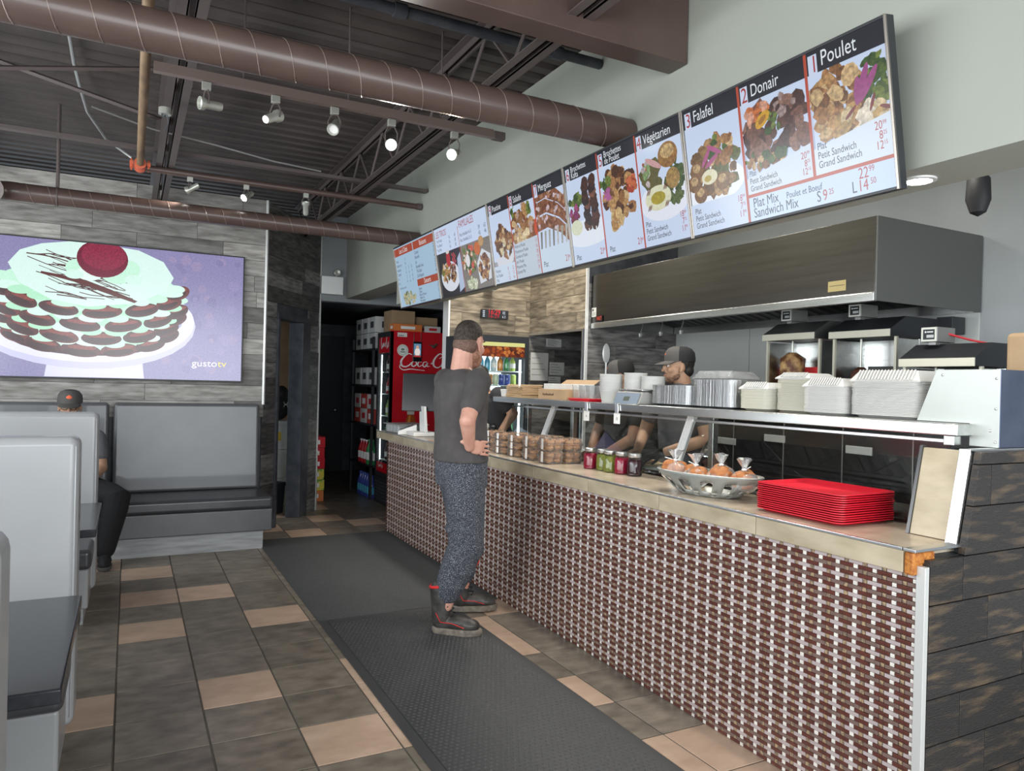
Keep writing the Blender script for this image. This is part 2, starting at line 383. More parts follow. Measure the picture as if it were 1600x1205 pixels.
MB().tube([(.01, 0, 0), (.02, .01, -.04), (.0, .02, -.09)], .003, 5).build('wire_tail', 'charcoal', t)
for q in ((.0, .012), (-.014, -.008)): MB().cyl((q[0], q[1], -.012), (q[0], q[1], .01), .006, n=8).build('wire_nut', 'charcoal', t)
# track with spotlights
tk = tag(MB().box(.067, 1.76, 3.662, 3.698, 2.862, 2.905).build('light_track', 'brown_seam'), 'brown lighting track holding five spotlights', 'light track')
for x in (.45, .95, 1.45): MB().cyl((x, 3.68, 2.905), (x, 3.68, 3.378), .005, n=6).build('hanger_stem', 'joist', tk)
tag(bx('track_end_feed', 1.7595, 1.83, 3.655, 3.705, 2.858, 2.900, 'joist', bev=.004), 'dark end feed box on the lighting track', 'feed box')
def spot(x, y, z, yaw, pitch, label, lit=0, col=(1, 1, 1), drop=.10, power=0):
    t = empty('spotlight', (x, y, z), 0, label, 'spotlight', 'small adjustable ceiling spotlights')
    MB().box(-.02, .02, -.012, .012, -.035, 0).build('adapter', 'cream_metal', t, bev=.002)
    yk = [(-.028, 0, -drop - .005), (-.032, 0, -.07), (-.018, 0, -.04), (0, 0, -.034), (.018, 0, -.04), (.032, 0, -.07), (.028, 0, -drop - .005)]
    yoke = MB().tube(yk, .0035, 6).build('yoke', 'joist', t, smooth=True); yoke.rotation_euler = (0, 0, yaw)
    T = TR(0, 0, -drop) @ RZ(yaw) @ RX(pitch)     # head axis along +Y before pitch (positive pitch = up)
    hd = MB().lathe([(.0, -.075), (.018, -.073), (.021, -.06), (.021, .0), (.030, .012), (.030, .030), (.026, .030), (.024, .018)], n=18, T=T @ RX(-PI / 2), cap=False).build('lamp_head', 'cream_metal', t, smooth=True)
    MB().lathe([(0, .016), (.024, .0165)], n=18, T=T @ RX(-PI / 2), cap=False).build('lens', 'lamp_glass' if not lit else lit, hd)
    if power:
        l = bpy.data.lights.new('spot_lamp', 'SPOT'); l.energy = power; l.color = col; l.spot_size = 1.3; l.spot_blend = .5; l.shadow_soft_size = .02
        lo = bpy.data.objects.new('spot_lamp', l); C.objects.link(lo); lo.parent = t
        d = (T.to_3x3() @ Vector((0, 1, 0))); lo.location = (T @ Vector((0, .035, 0))); lo.rotation_euler = d.to_track_quat('-Z', 'Y').to_euler()
    return t
mk('lamp_glass', (.75, .75, .72), .15); mk('fill_glow', (1, .97, .9), .5, emit=3)
mk('lamp_white', (1, 1, .97), .5, emit=40); mk('lamp_warm', (1, .78, .5), .5, emit=14)
spot(.288, 3.68, 2.86, 1.9, -.1, 'idle spotlight with a dangling tag, first on the long track')
spot(.597, 3.68, 2.86, -.9, .5, 'idle spotlight tipped upward, second on the long track')
spot(.882, 3.68, 2.86, 2.6, -.7, 'idle spotlight showing its ring, third on the long track')
spot(1.178, 3.68, 2.855, 2.85, -.30, 'glaring white spotlight pointed at the camera', 'lamp_white', (1, 1, .95), .13, power=25)
spot(1.531, 3.68, 2.855, 2.3, -.35, 'warm lit spotlight last on the long track', 'lamp_warm', (1, .8, .55), .12, power=14)
spot(.371, 5.99, 2.985, 1.2, -.5, 'lit spotlight leftmost on the sprinkler branch pipe', 'lamp_white', (1, .95, .85), .09, power=10)
spot(.77, 5.99, 2.985, 2.2, -.6, 'lit spotlight in the middle of the branch pipe', 'lamp_white', (1, .95, .85), .09, power=10)
spot(1.223, 5.99, 2.985, 2.9, 1.1, 'idle spotlight nearest the wall on the branch pipe', None, drop=.10)
# emergency light over the hall
t = empty('emergency_light', (2.03, 8.455, 2.47), 0, 'white emergency light unit with one round lamp over the hallway', 'emergency light')
MB().box(-.125, .125, -.09, 0, 0, .205).build('battery_box', 'white_metal', t, bev=.006)
MB().lathe([(.0, 0), (.03, .005), (.038, .03), (.038, .05), (.030, .055), (0, .05)], n=18, T=TR(.05, -.05, .25) @ RX(PI / 2)).build('lamp_head', 'cream_metal', t, smooth=True)
MB().cyl((.05, -.04, .2), (.05, -.04, .23), .01).build('lamp_neck', 'cream_metal', t)
# downlight in the bulkhead underside
t = empty('downlight', (2.335, 1.56, 2.22), 0, 'round recessed downlight under the bulkhead at the right', 'downlight')
MB().lathe([(.055, 0), (.055, -.006), (.042, -.008), (.040, .0)], n=24, cap=False).build('trim_ring', 'white_metal', t, smooth=True)
MB().lathe([(0, -.002), (.041, -.002)], n=24, cap=False).build('lens', 'lamp_white', t)
l = bpy.data.lights.new('downlight_lamp', 'SPOT'); l.energy = 20; l.spot_size = 2.2; l.spot_blend = .6; l.shadow_soft_size = .04; l.color = (1, .93, .8)
o = bpy.data.objects.new('downlight_lamp', l); C.objects.link(o); o.location = (0, 0, -.02); o.parent = t

t0_ = t
for y in (2.9, 4.2, 5.5):
    c = copy_tree(t0_, (2.335, y, 2.22), label='round recessed downlight behind the %s menu screen' % {2.9: 'second', 4.2: 'third', 5.5: 'fifth'}[y])
for y, pw in ((2.4, 26), (4.0, 30), (5.7, 30)):  # fill panels added out of view above the bulkhead to brighten the kitchen
    q = empty('added_fill_panel', (3.05, y, 3.285), 0, 'flat lamp panel on the black kitchen ceiling above the %s' % {2.4: 'end wall', 4.0: 'workers', 5.7: 'drinks cooler'}[y], 'ceiling light')
    MB().box(-.15, .15, -.3, .3, 0, .012).build('fill_frame', 'white_metal', q); MB().box(-.13, .13, -.28, .28, -.004, 0).build('fill_lens', 'fill_glow', q)
    a_ = area('added_fill_lamp', (0, 0, -.01), (0, 0, 0), .26, .56, pw, (1, .95, .86)); a_.parent = q
# ------------------------------------------------------------------ screens: flat pictures drawn as coloured faces
def lin(c): return tuple(x / 12.92 if x <= .04045 else ((x + .055) / 1.055) ** 2.4 for x in c)
def screen_mat(name, strength):
    m, t, b = nt(name); N = t.nodes; L = t.links
    a = N.new('ShaderNodeAttribute'); a.attribute_name = 'Col'
    n = N.new('ShaderNodeTexNoise'); n.inputs['Scale'].default_value = 70; n.inputs['Detail'].default_value = 4
    tc = N.new('ShaderNodeTexCoord'); L.new(tc.outputs['Object'], n.inputs['Vector'])
    r = N.new('ShaderNodeMapRange'); r.inputs[1].default_value = .3; r.inputs[2].default_value = .7; r.inputs[3].default_value = .45; r.inputs[4].default_value = 1.5
    L.new(n.outputs[0], r.inputs[0])
    mx = N.new('ShaderNodeMix'); mx.data_type = 'FLOAT'; L.new(a.outputs['Alpha'], mx.inputs[0]); mx.inputs[2].default_value = 1; L.new(r.outputs[0], mx.inputs[3])
    vm = N.new('ShaderNodeVectorMath'); vm.operation = 'SCALE'; L.new(a.outputs['Color'], vm.inputs[0]); L.new(mx.outputs[0], vm.inputs['Scale'])
    b.inputs['Base Color'].default_value = (.01, .01, .012, 1); b.inputs['Roughness'].default_value = .18
    L.new(vm.outputs[0], b.inputs['Emission Color']); b.inputs['Emission Strength'].default_value = strength * 2 ** -EXPO
    MATS[name] = m
def print_mat(name, rough=.5):
    m, t, b = nt(name); N = t.nodes; L = t.links
    a = N.new('ShaderNodeAttribute'); a.attribute_name = 'Col'; L.new(a.outputs['Color'], b.inputs['Base Color'])
    b.inputs['Roughness'].default_value = rough; MATS[name] = m
screen_mat('menu_screen', .85); screen_mat('tv_screen', 1.0); screen_mat('small_screen', 1.0); print_mat('ink')
FONTC = {}
def text_mesh(s, bold):
    k = (s, bold)
    if k not in FONTC:
        cu = bpy.data.curves.new('t', 'FONT'); cu.body = s; cu.size = 1; cu.offset = bold; cu.resolution_u = 3
        o = bpy.data.objects.new('t', cu); C.objects.link(o); dg = bpy.context.evaluated_depsgraph_get(); dg.update()
        me = o.evaluated_get(dg).to_mesh()
        FONTC[k] = ([tuple(v.co) for v in me.vertices], [tuple(p.vertices) for p in me.polygons])
        o.evaluated_get(dg).to_mesh_clear(); bpy.data.objects.remove(o); bpy.data.curves.remove(cu)
    return FONTC[k]
class Print:
    """flat picture in the x-z plane facing -y; each shape lies a hair in front of the one before"""
    def __init__(s, W, H, dy=.000012): s.W = W; s.H = H; s.v = []; s.f = []; s.c = []; s.k = 0; s.dy = dy
    clip = None
    def poly(s, pts, col, noise=0):
        if s.clip: pts = [(min(max(x, s.clip[0]), s.clip[1]), min(max(z, s.clip[2]), s.clip[3])) for x, z in pts]
        s.k += 1; b = len(s.v); s.v += [(x - s.W / 2, -s.k * s.dy, z) for x, z in pts]; s.f.append(tuple(range(b, b + len(pts)))); s.c += [(*lin(col), noise)] * len(pts); return s
    def rect(s, x0, x1, z0, z1, col, noise=0): return s.poly([(x0, z0), (x1, z0), (x1, z1), (x0, z1)], col, noise)
    def ell(s, x, z, rx, rz, col, noise=0, n=28, a0=0, a1=2 * PI, rot=0):
        P = []
        for i in range(n):
            a = a0 + (a1 - a0) * i / (n - (0 if a1 - a0 > 6.2 else 1)); px, pz = rx * math.cos(a), rz * math.sin(a)
            P.append((x + px * math.cos(rot) - pz * math.sin(rot), z + px * math.sin(rot) + pz * math.cos(rot)))
        return s.poly(P, col, noise)
    def blob(s, x, z, r, col, noise=.6, rnd=random, asp=1, rot=0):
        n = 9; P = []
        for i in range(n):
            a = 2 * PI * i / n; q = r * rnd.uniform(.75, 1.15); px, pz = q * math.cos(a), q * math.sin(a) * asp
            P.append((x + px * math.cos(rot) - pz * math.sin(rot), z + px * math.sin(rot) + pz * math.cos(rot)))
        return s.poly(P, col, noise)
    def text(s, t, x, z, size, col, align='l', sx=.74, bold=0):
        vs, fs = text_mesh(t, bold); size *= 1.28
        if not vs: return s
        w_ = max(v[0] for v in vs) * size * sx
        x -= w_ if align == 'r' else w_ / 2 if align == 'c' else 0
        s.k += 1; b = len(s.v); s.v += [(x + v[0] * size * sx - s.W / 2, -s.k * s.dy, z + v[1] * size) for v in vs]
        s.f += [tuple(i + b for i in f) for f in fs]; s.c += [(*lin(col), 0)] * len(vs); return s
    def build(s, name, mat, parent, loc=(0, 0, 0)):
        me = bpy.data.meshes.new(name); me.from_pydata(s.v, [], s.f); me.materials.append(MATS[mat])
        at = me.color_attributes.new('Col', 'FLOAT_COLOR', 'POINT'); at.data.foreach_set('color', np.array(s.c, dtype=np.float32).ravel())
        bm = bmesh.new(); bm.from_mesh(me)
        for f in bm.faces:
            if f.normal.y > 0: f.normal_flip()
        bm.to_mesh(me); bm.free()
        o = bpy.data.objects.new(name, me); C.objects.link(o); o.parent = parent; o.location = loc; return o
WH = (.80, .86, .96); NAVY = (.13, .14, .17); ORG = (.72, .30, .20); INK = (.16, .18, .22)
def food(p, x, z, rx, rz, pal, n, r, rnd, noise=.9):
    for i in range(n):
        a = rnd.uniform(0, 2 * PI); q = math.sqrt(rnd.random())
        p.blob(x + rx * q * math.cos(a), z + rz * q * math.sin(a), r * rnd.uniform(.6, 1.3), rnd.choice(pal), noise, rnd, rnd.uniform(.5, 1), rnd.uniform(0, PI))
CHK = [(.55, .38, .22), (.70, .54, .34), (.45, .30, .17), (.78, .66, .48), (.62, .45, .28)]
BEEF = [(.35, .22, .17), (.28, .17, .13), (.45, .30, .24), (.52, .38, .32)]
GRN = [(.30, .38, .15), (.22, .32, .12), (.42, .48, .20)]
FAL = [(.55, .42, .25), (.42, .30, .15), (.66, .52, .34), (.36, .38, .18)]
MW, MH = .949, .534
def menu(kind):
    p = Print(MW, MH); rnd = random.Random(hash(kind) % 999 if not isinstance(kind, int) else kind)
    b = .010; p.rect(b, MW - b, b, MH - b, WH); p.clip = (b, MW - b, b, MH - b)
    def cl(u0, u1): p.clip = (max(u0, b), min(u1, MW - b), b, MH - b)
    def col(u0, u1, num, title, ts=.050, two=None):
        p.rect(u0, u1, MH - b - .075, MH - b, NAVY)
        p.rect(u0 + .012, u0 + .048, MH - b - .085, MH - b - .012, (.82, .86, .95)); p.text(num, u0 + .030, MH - b - .070, .062, (.65, .18, .18), 'c', .8)
        if two: p.text(title, u0 + .062, MH - b - .036, .034, (.92, .94, .97)); p.text(two, u0 + .062, MH - b - .068, .034, (.92, .94, .97))
        else: p.text(title, u0 + .062, MH - b - .058, ts, (.92, .94, .97))
    def price(u0, u1, z, rows, s=.026):
        for i, (a, c, d) in enumerate(rows):
            zz = z - i * (s + .004); p.text(a, u0, zz, s, INK); 
            w_ = p.text(c, u1 - .022, zz + .004, s * 1.1, (.70, .22, .20), 'r'); p.text(d, u1 - .021, zz + .016, s * .55, (.70, .22, .20))
    PS = ('Plat', 'Petit Sandwich', 'Grand Sandwich')
    if kind == 1:
        a, c = .325, .640
        cl(0, a); p.ell(.13, .20, .19, .085, (.93, .95, .99)); food(p, .16, .26, .13, .10, FAL, 60, .030, rnd); food(p, .20, .33, .07, .06, GRN + CHK, 22, .022, rnd)
        for q in ((.06, .27), (.07, .17), (.20, .20), (.04, .22)): p.ell(q[0], q[1], .038, .036, (.48, .34, .18), .8); p.ell(q[0], q[1] + .01, .022, .018, (.72, .60, .42), 1)
        p.ell(.13, .23, .045, .03, (.88, .86, .74), .2); p.ell(.12, .225, .02, .013, (.70, .62, .25), .3)
        for q in ((.12, .31, .9), (.15, .29, .5), (.17, .33, -.5)): p.ell(q[0], q[1], .045, .010, (.68, .33, .52), .3, rot=q[2])
        cl(a, c); food(p, (a + c) / 2, .32, .15, .10, BEEF, 60, .034, rnd); food(p, .40, .40, .06, .03, [(.75, .42, .20), (.82, .60, .50)], 14, .022, rnd)
        food(p, .55, .40, .07, .03, [(.60, .52, .50), (.75, .70, .70)] + BEEF, 16, .022, rnd); food(p, .42, .23, .10, .03, CHK + GRN, 20, .02, rnd)
        food(p, .46, .36, .06, .05, GRN, 10, .014, rnd); p.ell(.43, .37, .040, .022, (.82, .62, .12), .3, rot=.6); p.ell(.43, .37, .022, .010, (.62, .42, .08), .3, rot=.6)
        cl(c, 1); food(p, .76, .33, .11, .11, CHK, 70, .032, rnd); food(p, .90, .36, .05, .08, GRN, 26, .022, rnd); food(p, .84, .24, .10, .05, [(.80, .72, .56), (.68, .55, .33), (.86, .82, .74)], 24, .030, rnd)
        for q in ((.85, .36, 1.2, .06), (.87, .35, .95, .06), (.83, .34, 1.5, .045)): p.ell(q[0], q[1], q[3], .013, (.62, .30, .52), .3, rot=q[2])
        for q in ((.80, .28, .7), (.88, .29, 1.2), (.93, .26, -.4)): p.ell(q[0], q[1], .028, .006, (.48, .18, .18), .2, rot=q[2])
        cl(0, 1); p.poly([(a, .105), (c, .105), (c, .23), (a, .17)], (.82, .87, .93)); p.poly([(c, .105), (MW - b, .105), (MW - b, .245), (c, .20)], (.84, .89, .95))
        p.rect(b, a, b, .135, WH); p.rect(a, MW - b, b, .105, (.78, .86, .97))
        col(b, a, '3', 'Falafel'); col(a, c, '2', 'Donair'); col(c, MW - b, '1', 'Poulet', .056)
        price(b + .02, a - .005, .095, [(PS[0], '18', '99'), (PS[1], '7', '75'), (PS[2], '11', '99')])
        price(a + .02, c - .005, .178, [(PS[0], '20', '99'), (PS[1], '8', '25'), (PS[2], '12', '15')], .024); price(c + .02, MW - .02, .195, [(PS[0], '20', '99'), (PS[1], '8', '25'), (PS[2], '12', '15')], .027)
        p.rect(a - .006, a + .006, b, MH - b, ORG); p.rect(c - .006, c + .006, .105, MH - b, ORG); p.rect(a, MW - b, .100, .112, ORG)
        p.text('Plat Mix', a + .025, .060, .040, INK); p.text('Poulet et Boeuf', a + .185, .062, .026, INK); p.text('22', .845, .062, .040, (.70, .22, .20), 'r'); p.text('99', .847, .078, .022, (.70, .22, .20))
        p.text('Sandwich Mix', a + .025, .022, .040, INK); p.text('S', .640, .022, .042, INK); p.text('9', .665, .022, .042, (.70, .22, .20)); p.text('25', .690, .038, .022, (.70, .22, .20))
        p.text('L', .780, .022, .042, INK); p.text('14', .803, .022, .042, (.70, .22, .20)); p.text('50', .850, .038, .022, (.70, .22, .20))
    elif kind == 2:
        a, c = .315, .625
        cl(0, a); p.ell(.17, .16, .22, .07, (.90, .93, .98)); food(p, .08, .34, .06, .04, GRN, 18, .022, rnd); food(p, .06, .28, .04, .05, [(.48, .16, .36), (.60, .25, .45), (.45, .2, .2)], 16, .02, rnd)
        for q in (.18, .245):
            for k in range(9): p.blob(q + .008 * rnd.uniform(-1, 1), .20 + k * .026, .036, rnd.choice(BEEF[:3] + [(.20, .14, .13)]), .9, rnd)
            p.poly([(q - .004, .10), (q + .004, .10), (q + .006, .18), (q - .002, .18)], (.92, .94, .95))
        p.ell(.07, .20, .055, .04, (.85, .87, .76), .2)
        cl(a, c); food(p, .47, .30, .12, .13, CHK + [(.30, .18, .10), (.36, .22, .12)], 80, .032, rnd); food(p, .36, .36, .04, .03, GRN, 12, .02, rnd); food(p, .57, .32, .03, .06, [(.65, .25, .15), (.75, .4, .25)], 10, .022, rnd)
        for k in range(7): p.ell(.375 + .01 * rnd.uniform(-1, 1), .31, .035, .007, (.66, .36, .58), .2, rot=.5 + k * .35)
        food(p, .43, .17, .06, .035, [(.78, .66, .45), (.66, .50, .30)], 14, .028, rnd)
        cl(c, 1); p.ell(.79, .20, .17, .09, (.90, .92, .97)); food(p, .73, .31, .06, .05, [(.33, .33, .18), (.38, .36, .2)], 14, .04, rnd, .4); food(p, .87, .27, .06, .09, [(.25, .32, .14), (.32, .38, .18)], 30, .026, rnd)
        p.ell(.84, .385, .065, .055, (.58, .42, .22), .8); p.ell(.84, .40, .045, .030, (.74, .62, .42), 1); p.ell(.86, .28, .045, .045, (.62, .50, .28), .9); food(p, .68, .33, .03, .06, [(.68, .30, .20), (.75, .7, .7), (.5, .6, .4)], 12, .02, rnd)
        p.ell(.75, .215, .090, .055, (.86, .86, .74), .2); p.ell(.75, .215, .050, .028, (.66, .60, .18), .5)
        for q in ((.68, .25), (.80, .255), (.68, .18), (.80, .18)):
            for k in range(3): p.ell(q[0] + k * .008, q[1], .016, .0025, (.40, .16, .14), 0, rot=1.0)
        p.ell(.74, .37, .06, .014, (.80, .62, .62), .2, rot=-.5)
        cl(0, 1); col(b, a, '6', 'Brochettes', two='Kafta'); col(a, c, '5', 'Brochettes', two='de Poulet'); col(c, MW - b, '4', 'Végétarien', .046)
        p.rect(a - .005, a + .005, b, MH - b, ORG); p.rect(c - .005, c + .005, b, MH - b, ORG)
        price(b + .03, a - .005, .03, [('Plat', '21', '99')], .032); price(a + .03, c - .005, .03, [('Plat', '21', '99')], .032)
        price(c + .02, MW - .02, .100, [(PS[0], '18', '99'), (PS[1], '7', '75'), (PS[2], '11', '99')], .027)
    elif kind == 3:
        a, c = .300, .610
        cl(0, a); p.rect(b, a, b, .15, (.62, .63, .66)); p.poly([(.04, .17), (.30, .19), (.27, .13), (.20, .10), (.11, .10), (.06, .12)], (.84, .85, .88)); food(p, .17, .25, .11, .09, CHK + [(.35, .24, .14), (.82, .76, .6)], 70, .026, rnd)
        food(p, .17, .33, .05, .05, CHK + BEEF[:1], 24, .022, rnd)
        cl(a, c); food(p, .45, .30, .14, .13, CHK + [(.70, .60, .56), (.50, .28, .12)], 80, .034, rnd); food(p, .34, .42, .02, .03, GRN, 6, .02, rnd); food(p, .53, .40, .02, .03, GRN, 6, .02, rnd); food(p, .43, .26, .08, .04, [(.86, .78, .62), (.78, .66, .48)], 16, .03, rnd)
        p.ell(.60, .28, .022, .05, (.78, .30, .14), .2)
        cl(c, 1)
        for k, z in enumerate((.42, .34, .255)):
            P0 = [(c, z - .01), (c + .12, z + .0), (c + .25, z - .05), (MW - b, z - .11)]
            p.poly(P0 + [(x, q + .075) for x, q in reversed(P0)], (.52, .33, .22), 1)
            for i in range(26): u = rnd.random(); p.blob(c + u * (MW - b - c), z + .045 - .10 * u * u + rnd.uniform(-.03, .03), .014, rnd.choice([(.80, .72, .74), (.42, .25, .16), (.66, .48, .36)]), .8, rnd)
        for k in range(7): p.poly([(c + .02 + k * .045, .14), (c + .035 + k * .045, .14), (c + .055 + k * .045, .24), (c + .035 + k * .045, .24)], rnd.choice([(.62, .62, .58), (.45, .44, .40), (.72, .72, .70)]), .3)
        cl(0, 1); p.rect(c, MW - b, b, .145, (.80, .86, .93)); p.rect(b, a, b, .120, (.80, .86, .93)); p.poly([(a, b), (c, b), (c, .235), (a, .22)], (.76, .80, .86))
        col(b, a, '9', 'Poutine', .042); col(a, c, '8', 'Salade', .044); col(c, MW - b, '7', 'Merguez', .044)
        p.rect(a - .005, a + .005, b, MH - b, ORG); p.rect(c - .005, c + .005, b, MH - b, ORG)
        price(c + .03, MW - .02, .04, [('Plat', '21', '99')], .036)
        for i, (q, d, e) in enumerate((('Poutine', '8', '12'), ('Au Poulet', '11', '13'), ('Mix', '12', '14'))):
            p.text(q, b + .012, .080 - i * .030, .024, INK); p.text(d, .19, .080 - i * .030, .026, (.70, .22, .20)); p.text(e, .25, .080 - i * .030, .026, (.70, .22, .20))
        for i, (q, d) in enumerate((('Petite et Poulet', '11'), ('Moyenne et Poulet', '16'), ('Grande et Poulet', '18'), ('Jum. Poulet', '15'), ('Moyenne Mix', '19'), ('Grande Mix', '19'))):
            p.text(q, a + .012, .196 - i * .031, .023, INK); p.text(d, c - .015, .196 - i * .031, .027, (.70, .22, .20), 'r')
    elif kind == 4:
        p.rect(b, MW - b, b, .335, (.16, .15, .16)); p.rect(.455, MW - b, b, .335, (.50, .48, .44), .4)
        p.text('LES TRIOS', .03, .455, .052, (.66, .25, .22), sx=.7); p.text('FAMILIALES', .47, .462, .056, (.66, .25, .22), sx=.7)
        for i, q in enumerate(('Trio Poulet', 'Trio Boeuf', 'Trio Mix')): p.text(q, .03, .420 - i * .034, .026, INK); p.text('16', .27, .420 - i * .034, .028, INK); p.text('18', .37, .420 - i * .034, .028, INK)
        for i, q in enumerate(('Pour familiale 4 à 5', 'Pour familiale 2 à 3')): p.text(q, .47, .400 - i * .038, .027, INK); p.text(('59', '43')[i], .78, .400 - i * .038, .032, INK); p.text(('63', '46')[i], .87, .400 - i * .038, .032, INK)
        p.ell(.22, .15, .17, .11, (.86, .88, .92)); food(p, .15, .18, .07, .06, GRN + CHK + [(.75, .5, .2)], 40, .022, rnd); food(p, .28, .18, .05, .07, BEEF + CHK, 34, .02, rnd)
        p.ell(.22, .28, .035, .06, (.70, .16, .18), .3); p.ell(.22, .33, .030, .014, (.85, .83, .82))
        for i in range(5):
            for j in range(4):
                if (i + j) % 2 == 0: p.rect(.29 + j * .016, .306 + j * .016, .22 + i * .018, .238 + i * .018, (.78, .30, .32))
        p.poly([(.36, .02), (.46, .05), (.44, .30), (.38, .26)], (.70, .76, .86))
        food(p, .58, .22, .11, .10, GRN + [(.70, .45, .25), (.78, .35, .25), (.85, .78, .7)], 70, .024, rnd); p.ell(.56, .22, .035, .045, (.88, .88, .88)); p.ell(.73, .28, .050, .045, (.78, .42, .14), .3); p.ell(.80, .32, .04, .035, (.75, .6, .4), .3)
        p.poly([(.72, .04), (.90, .06), (.92, .22), (.80, .27), (.70, .18)], (.84, .86, .88)); food(p, .81, .15, .08, .08, CHK + BEEF[:1], 60, .022, rnd); food(p, .60, .06, .08, .03, [(.8, .82, .72), (.7, .74, .6)], 14, .03, rnd)
        p.rect(.452, .458, b, .48, ORG)
    else:
        p.rect(b, MW - b, b, MH - b, (.66, .77, .86))
        p.rect(b, .46, MH - .085, MH - .02, (.66, .30, .22)); p.text('Les à Côtés', .235, MH - .070, .046, (.93, .93, .93), 'c')
        p.rect(.475, MW - b, MH - .085, MH - .02, (.66, .30, .22)); p.text('Boissons', .70, MH - .070, .046, (.93, .93, .93), 'c')
        for i, q in enumerate(('Frites', 'Salade et riz', 'Houmous', 'Taboulé', 'Ail', 'Riz')):
            p.text(q, .02, .395 - i * .038, .028, INK)
            for j in range(1 if i < 2 else 3): p.text(str((3, 5, 8)[j] + i % 2), .24 + j * .07, .395 - i * .038, .030, INK)
        for i, q in enumerate(('Canette', 'Bouteille', 'Jus', 'Bouteille d\'eau', 'Thé Glacé', 'Café Régulier')): p.text(q, .49, .410 - i * .038, .030, INK); p.text(str(2 + i % 3), .90, .410 - i * .038, .032, INK)
        p.rect(.475, MW - b, .150, .205, (.66, .30, .22)); p.text('Desserts', .70, .160, .044, (.93, .93, .93), 'c')
        for i, q in enumerate(('Baklava', 'Gâteau', 'Biscuits Mamoul', 'Baklava XL', 'Petit dessert')): p.text(q, .49, .118 - i * .025, .024, INK); p.text(str(2 + i), .90, .118 - i * .025, .026, INK)
        p.text('Extra sauce ou pain', .03, .165, .022, INK); food(p, .24, .075, .15, .05, [(.55, .58, .45), (.70, .72, .60), (.42, .45, .35), (.75, .70, .55)], 60, .022, rnd)
    return p
mk('tv_plastic', (.025, .026, .03), .35); mk('bezel', (.30, .27, .24), .3, .8)
XB, XT, ZB = 2.130, 2.040, 2.141
TILT = math.atan2(XB - XT, .526)
MLAB = {1: 'menu screen with Falafel, Donair and Poulet, nearest on the right', 2: 'menu screen with Brochettes and Végétarien', 3: 'menu screen with Poutine, Salade and Merguez',
        4: 'menu screen with LES TRIOS and FAMILIALES', 5: 'menu screen listing Boissons and Desserts, farthest left'}
for k in range(1, 6):
    t = empty('menu_screen', (XB - .002, 1.478 + MW * (k - .5) + .0005 * k, ZB), 0, MLAB[k], 'screen', 'menu screens in a row on the bulkhead'); t.rotation_euler = (TILT, 0, -PI / 2)
    MB().box(-MW / 2 + .001, MW / 2 - .001, .0, .035, 0, MH).build('case', 'tv_plastic', t, bev=.003)
    for x0, x1, z0, z1 in ((-MW / 2 + .001, -MW / 2 + .010, 0, MH), (MW / 2 - .010, MW / 2 - .001, 0, MH), (-MW / 2 + .010, MW / 2 - .010, 0, .010), (-MW / 2 + .010, MW / 2 - .010, MH - .010, MH)):
        MB().box(x0, x1, -.008, .0, z0, z1).build('bezel', 'bezel' if x1 - x0 < .1 else 'tv_plastic', t, bev=.002)
    menu(k).build('picture', 'menu_screen', t, (0, -.0003, 0))
    MB().box(-.10, .10, .035, .10, MH * .35, MH * .7).build('wall_mount', 'tv_plastic', t)
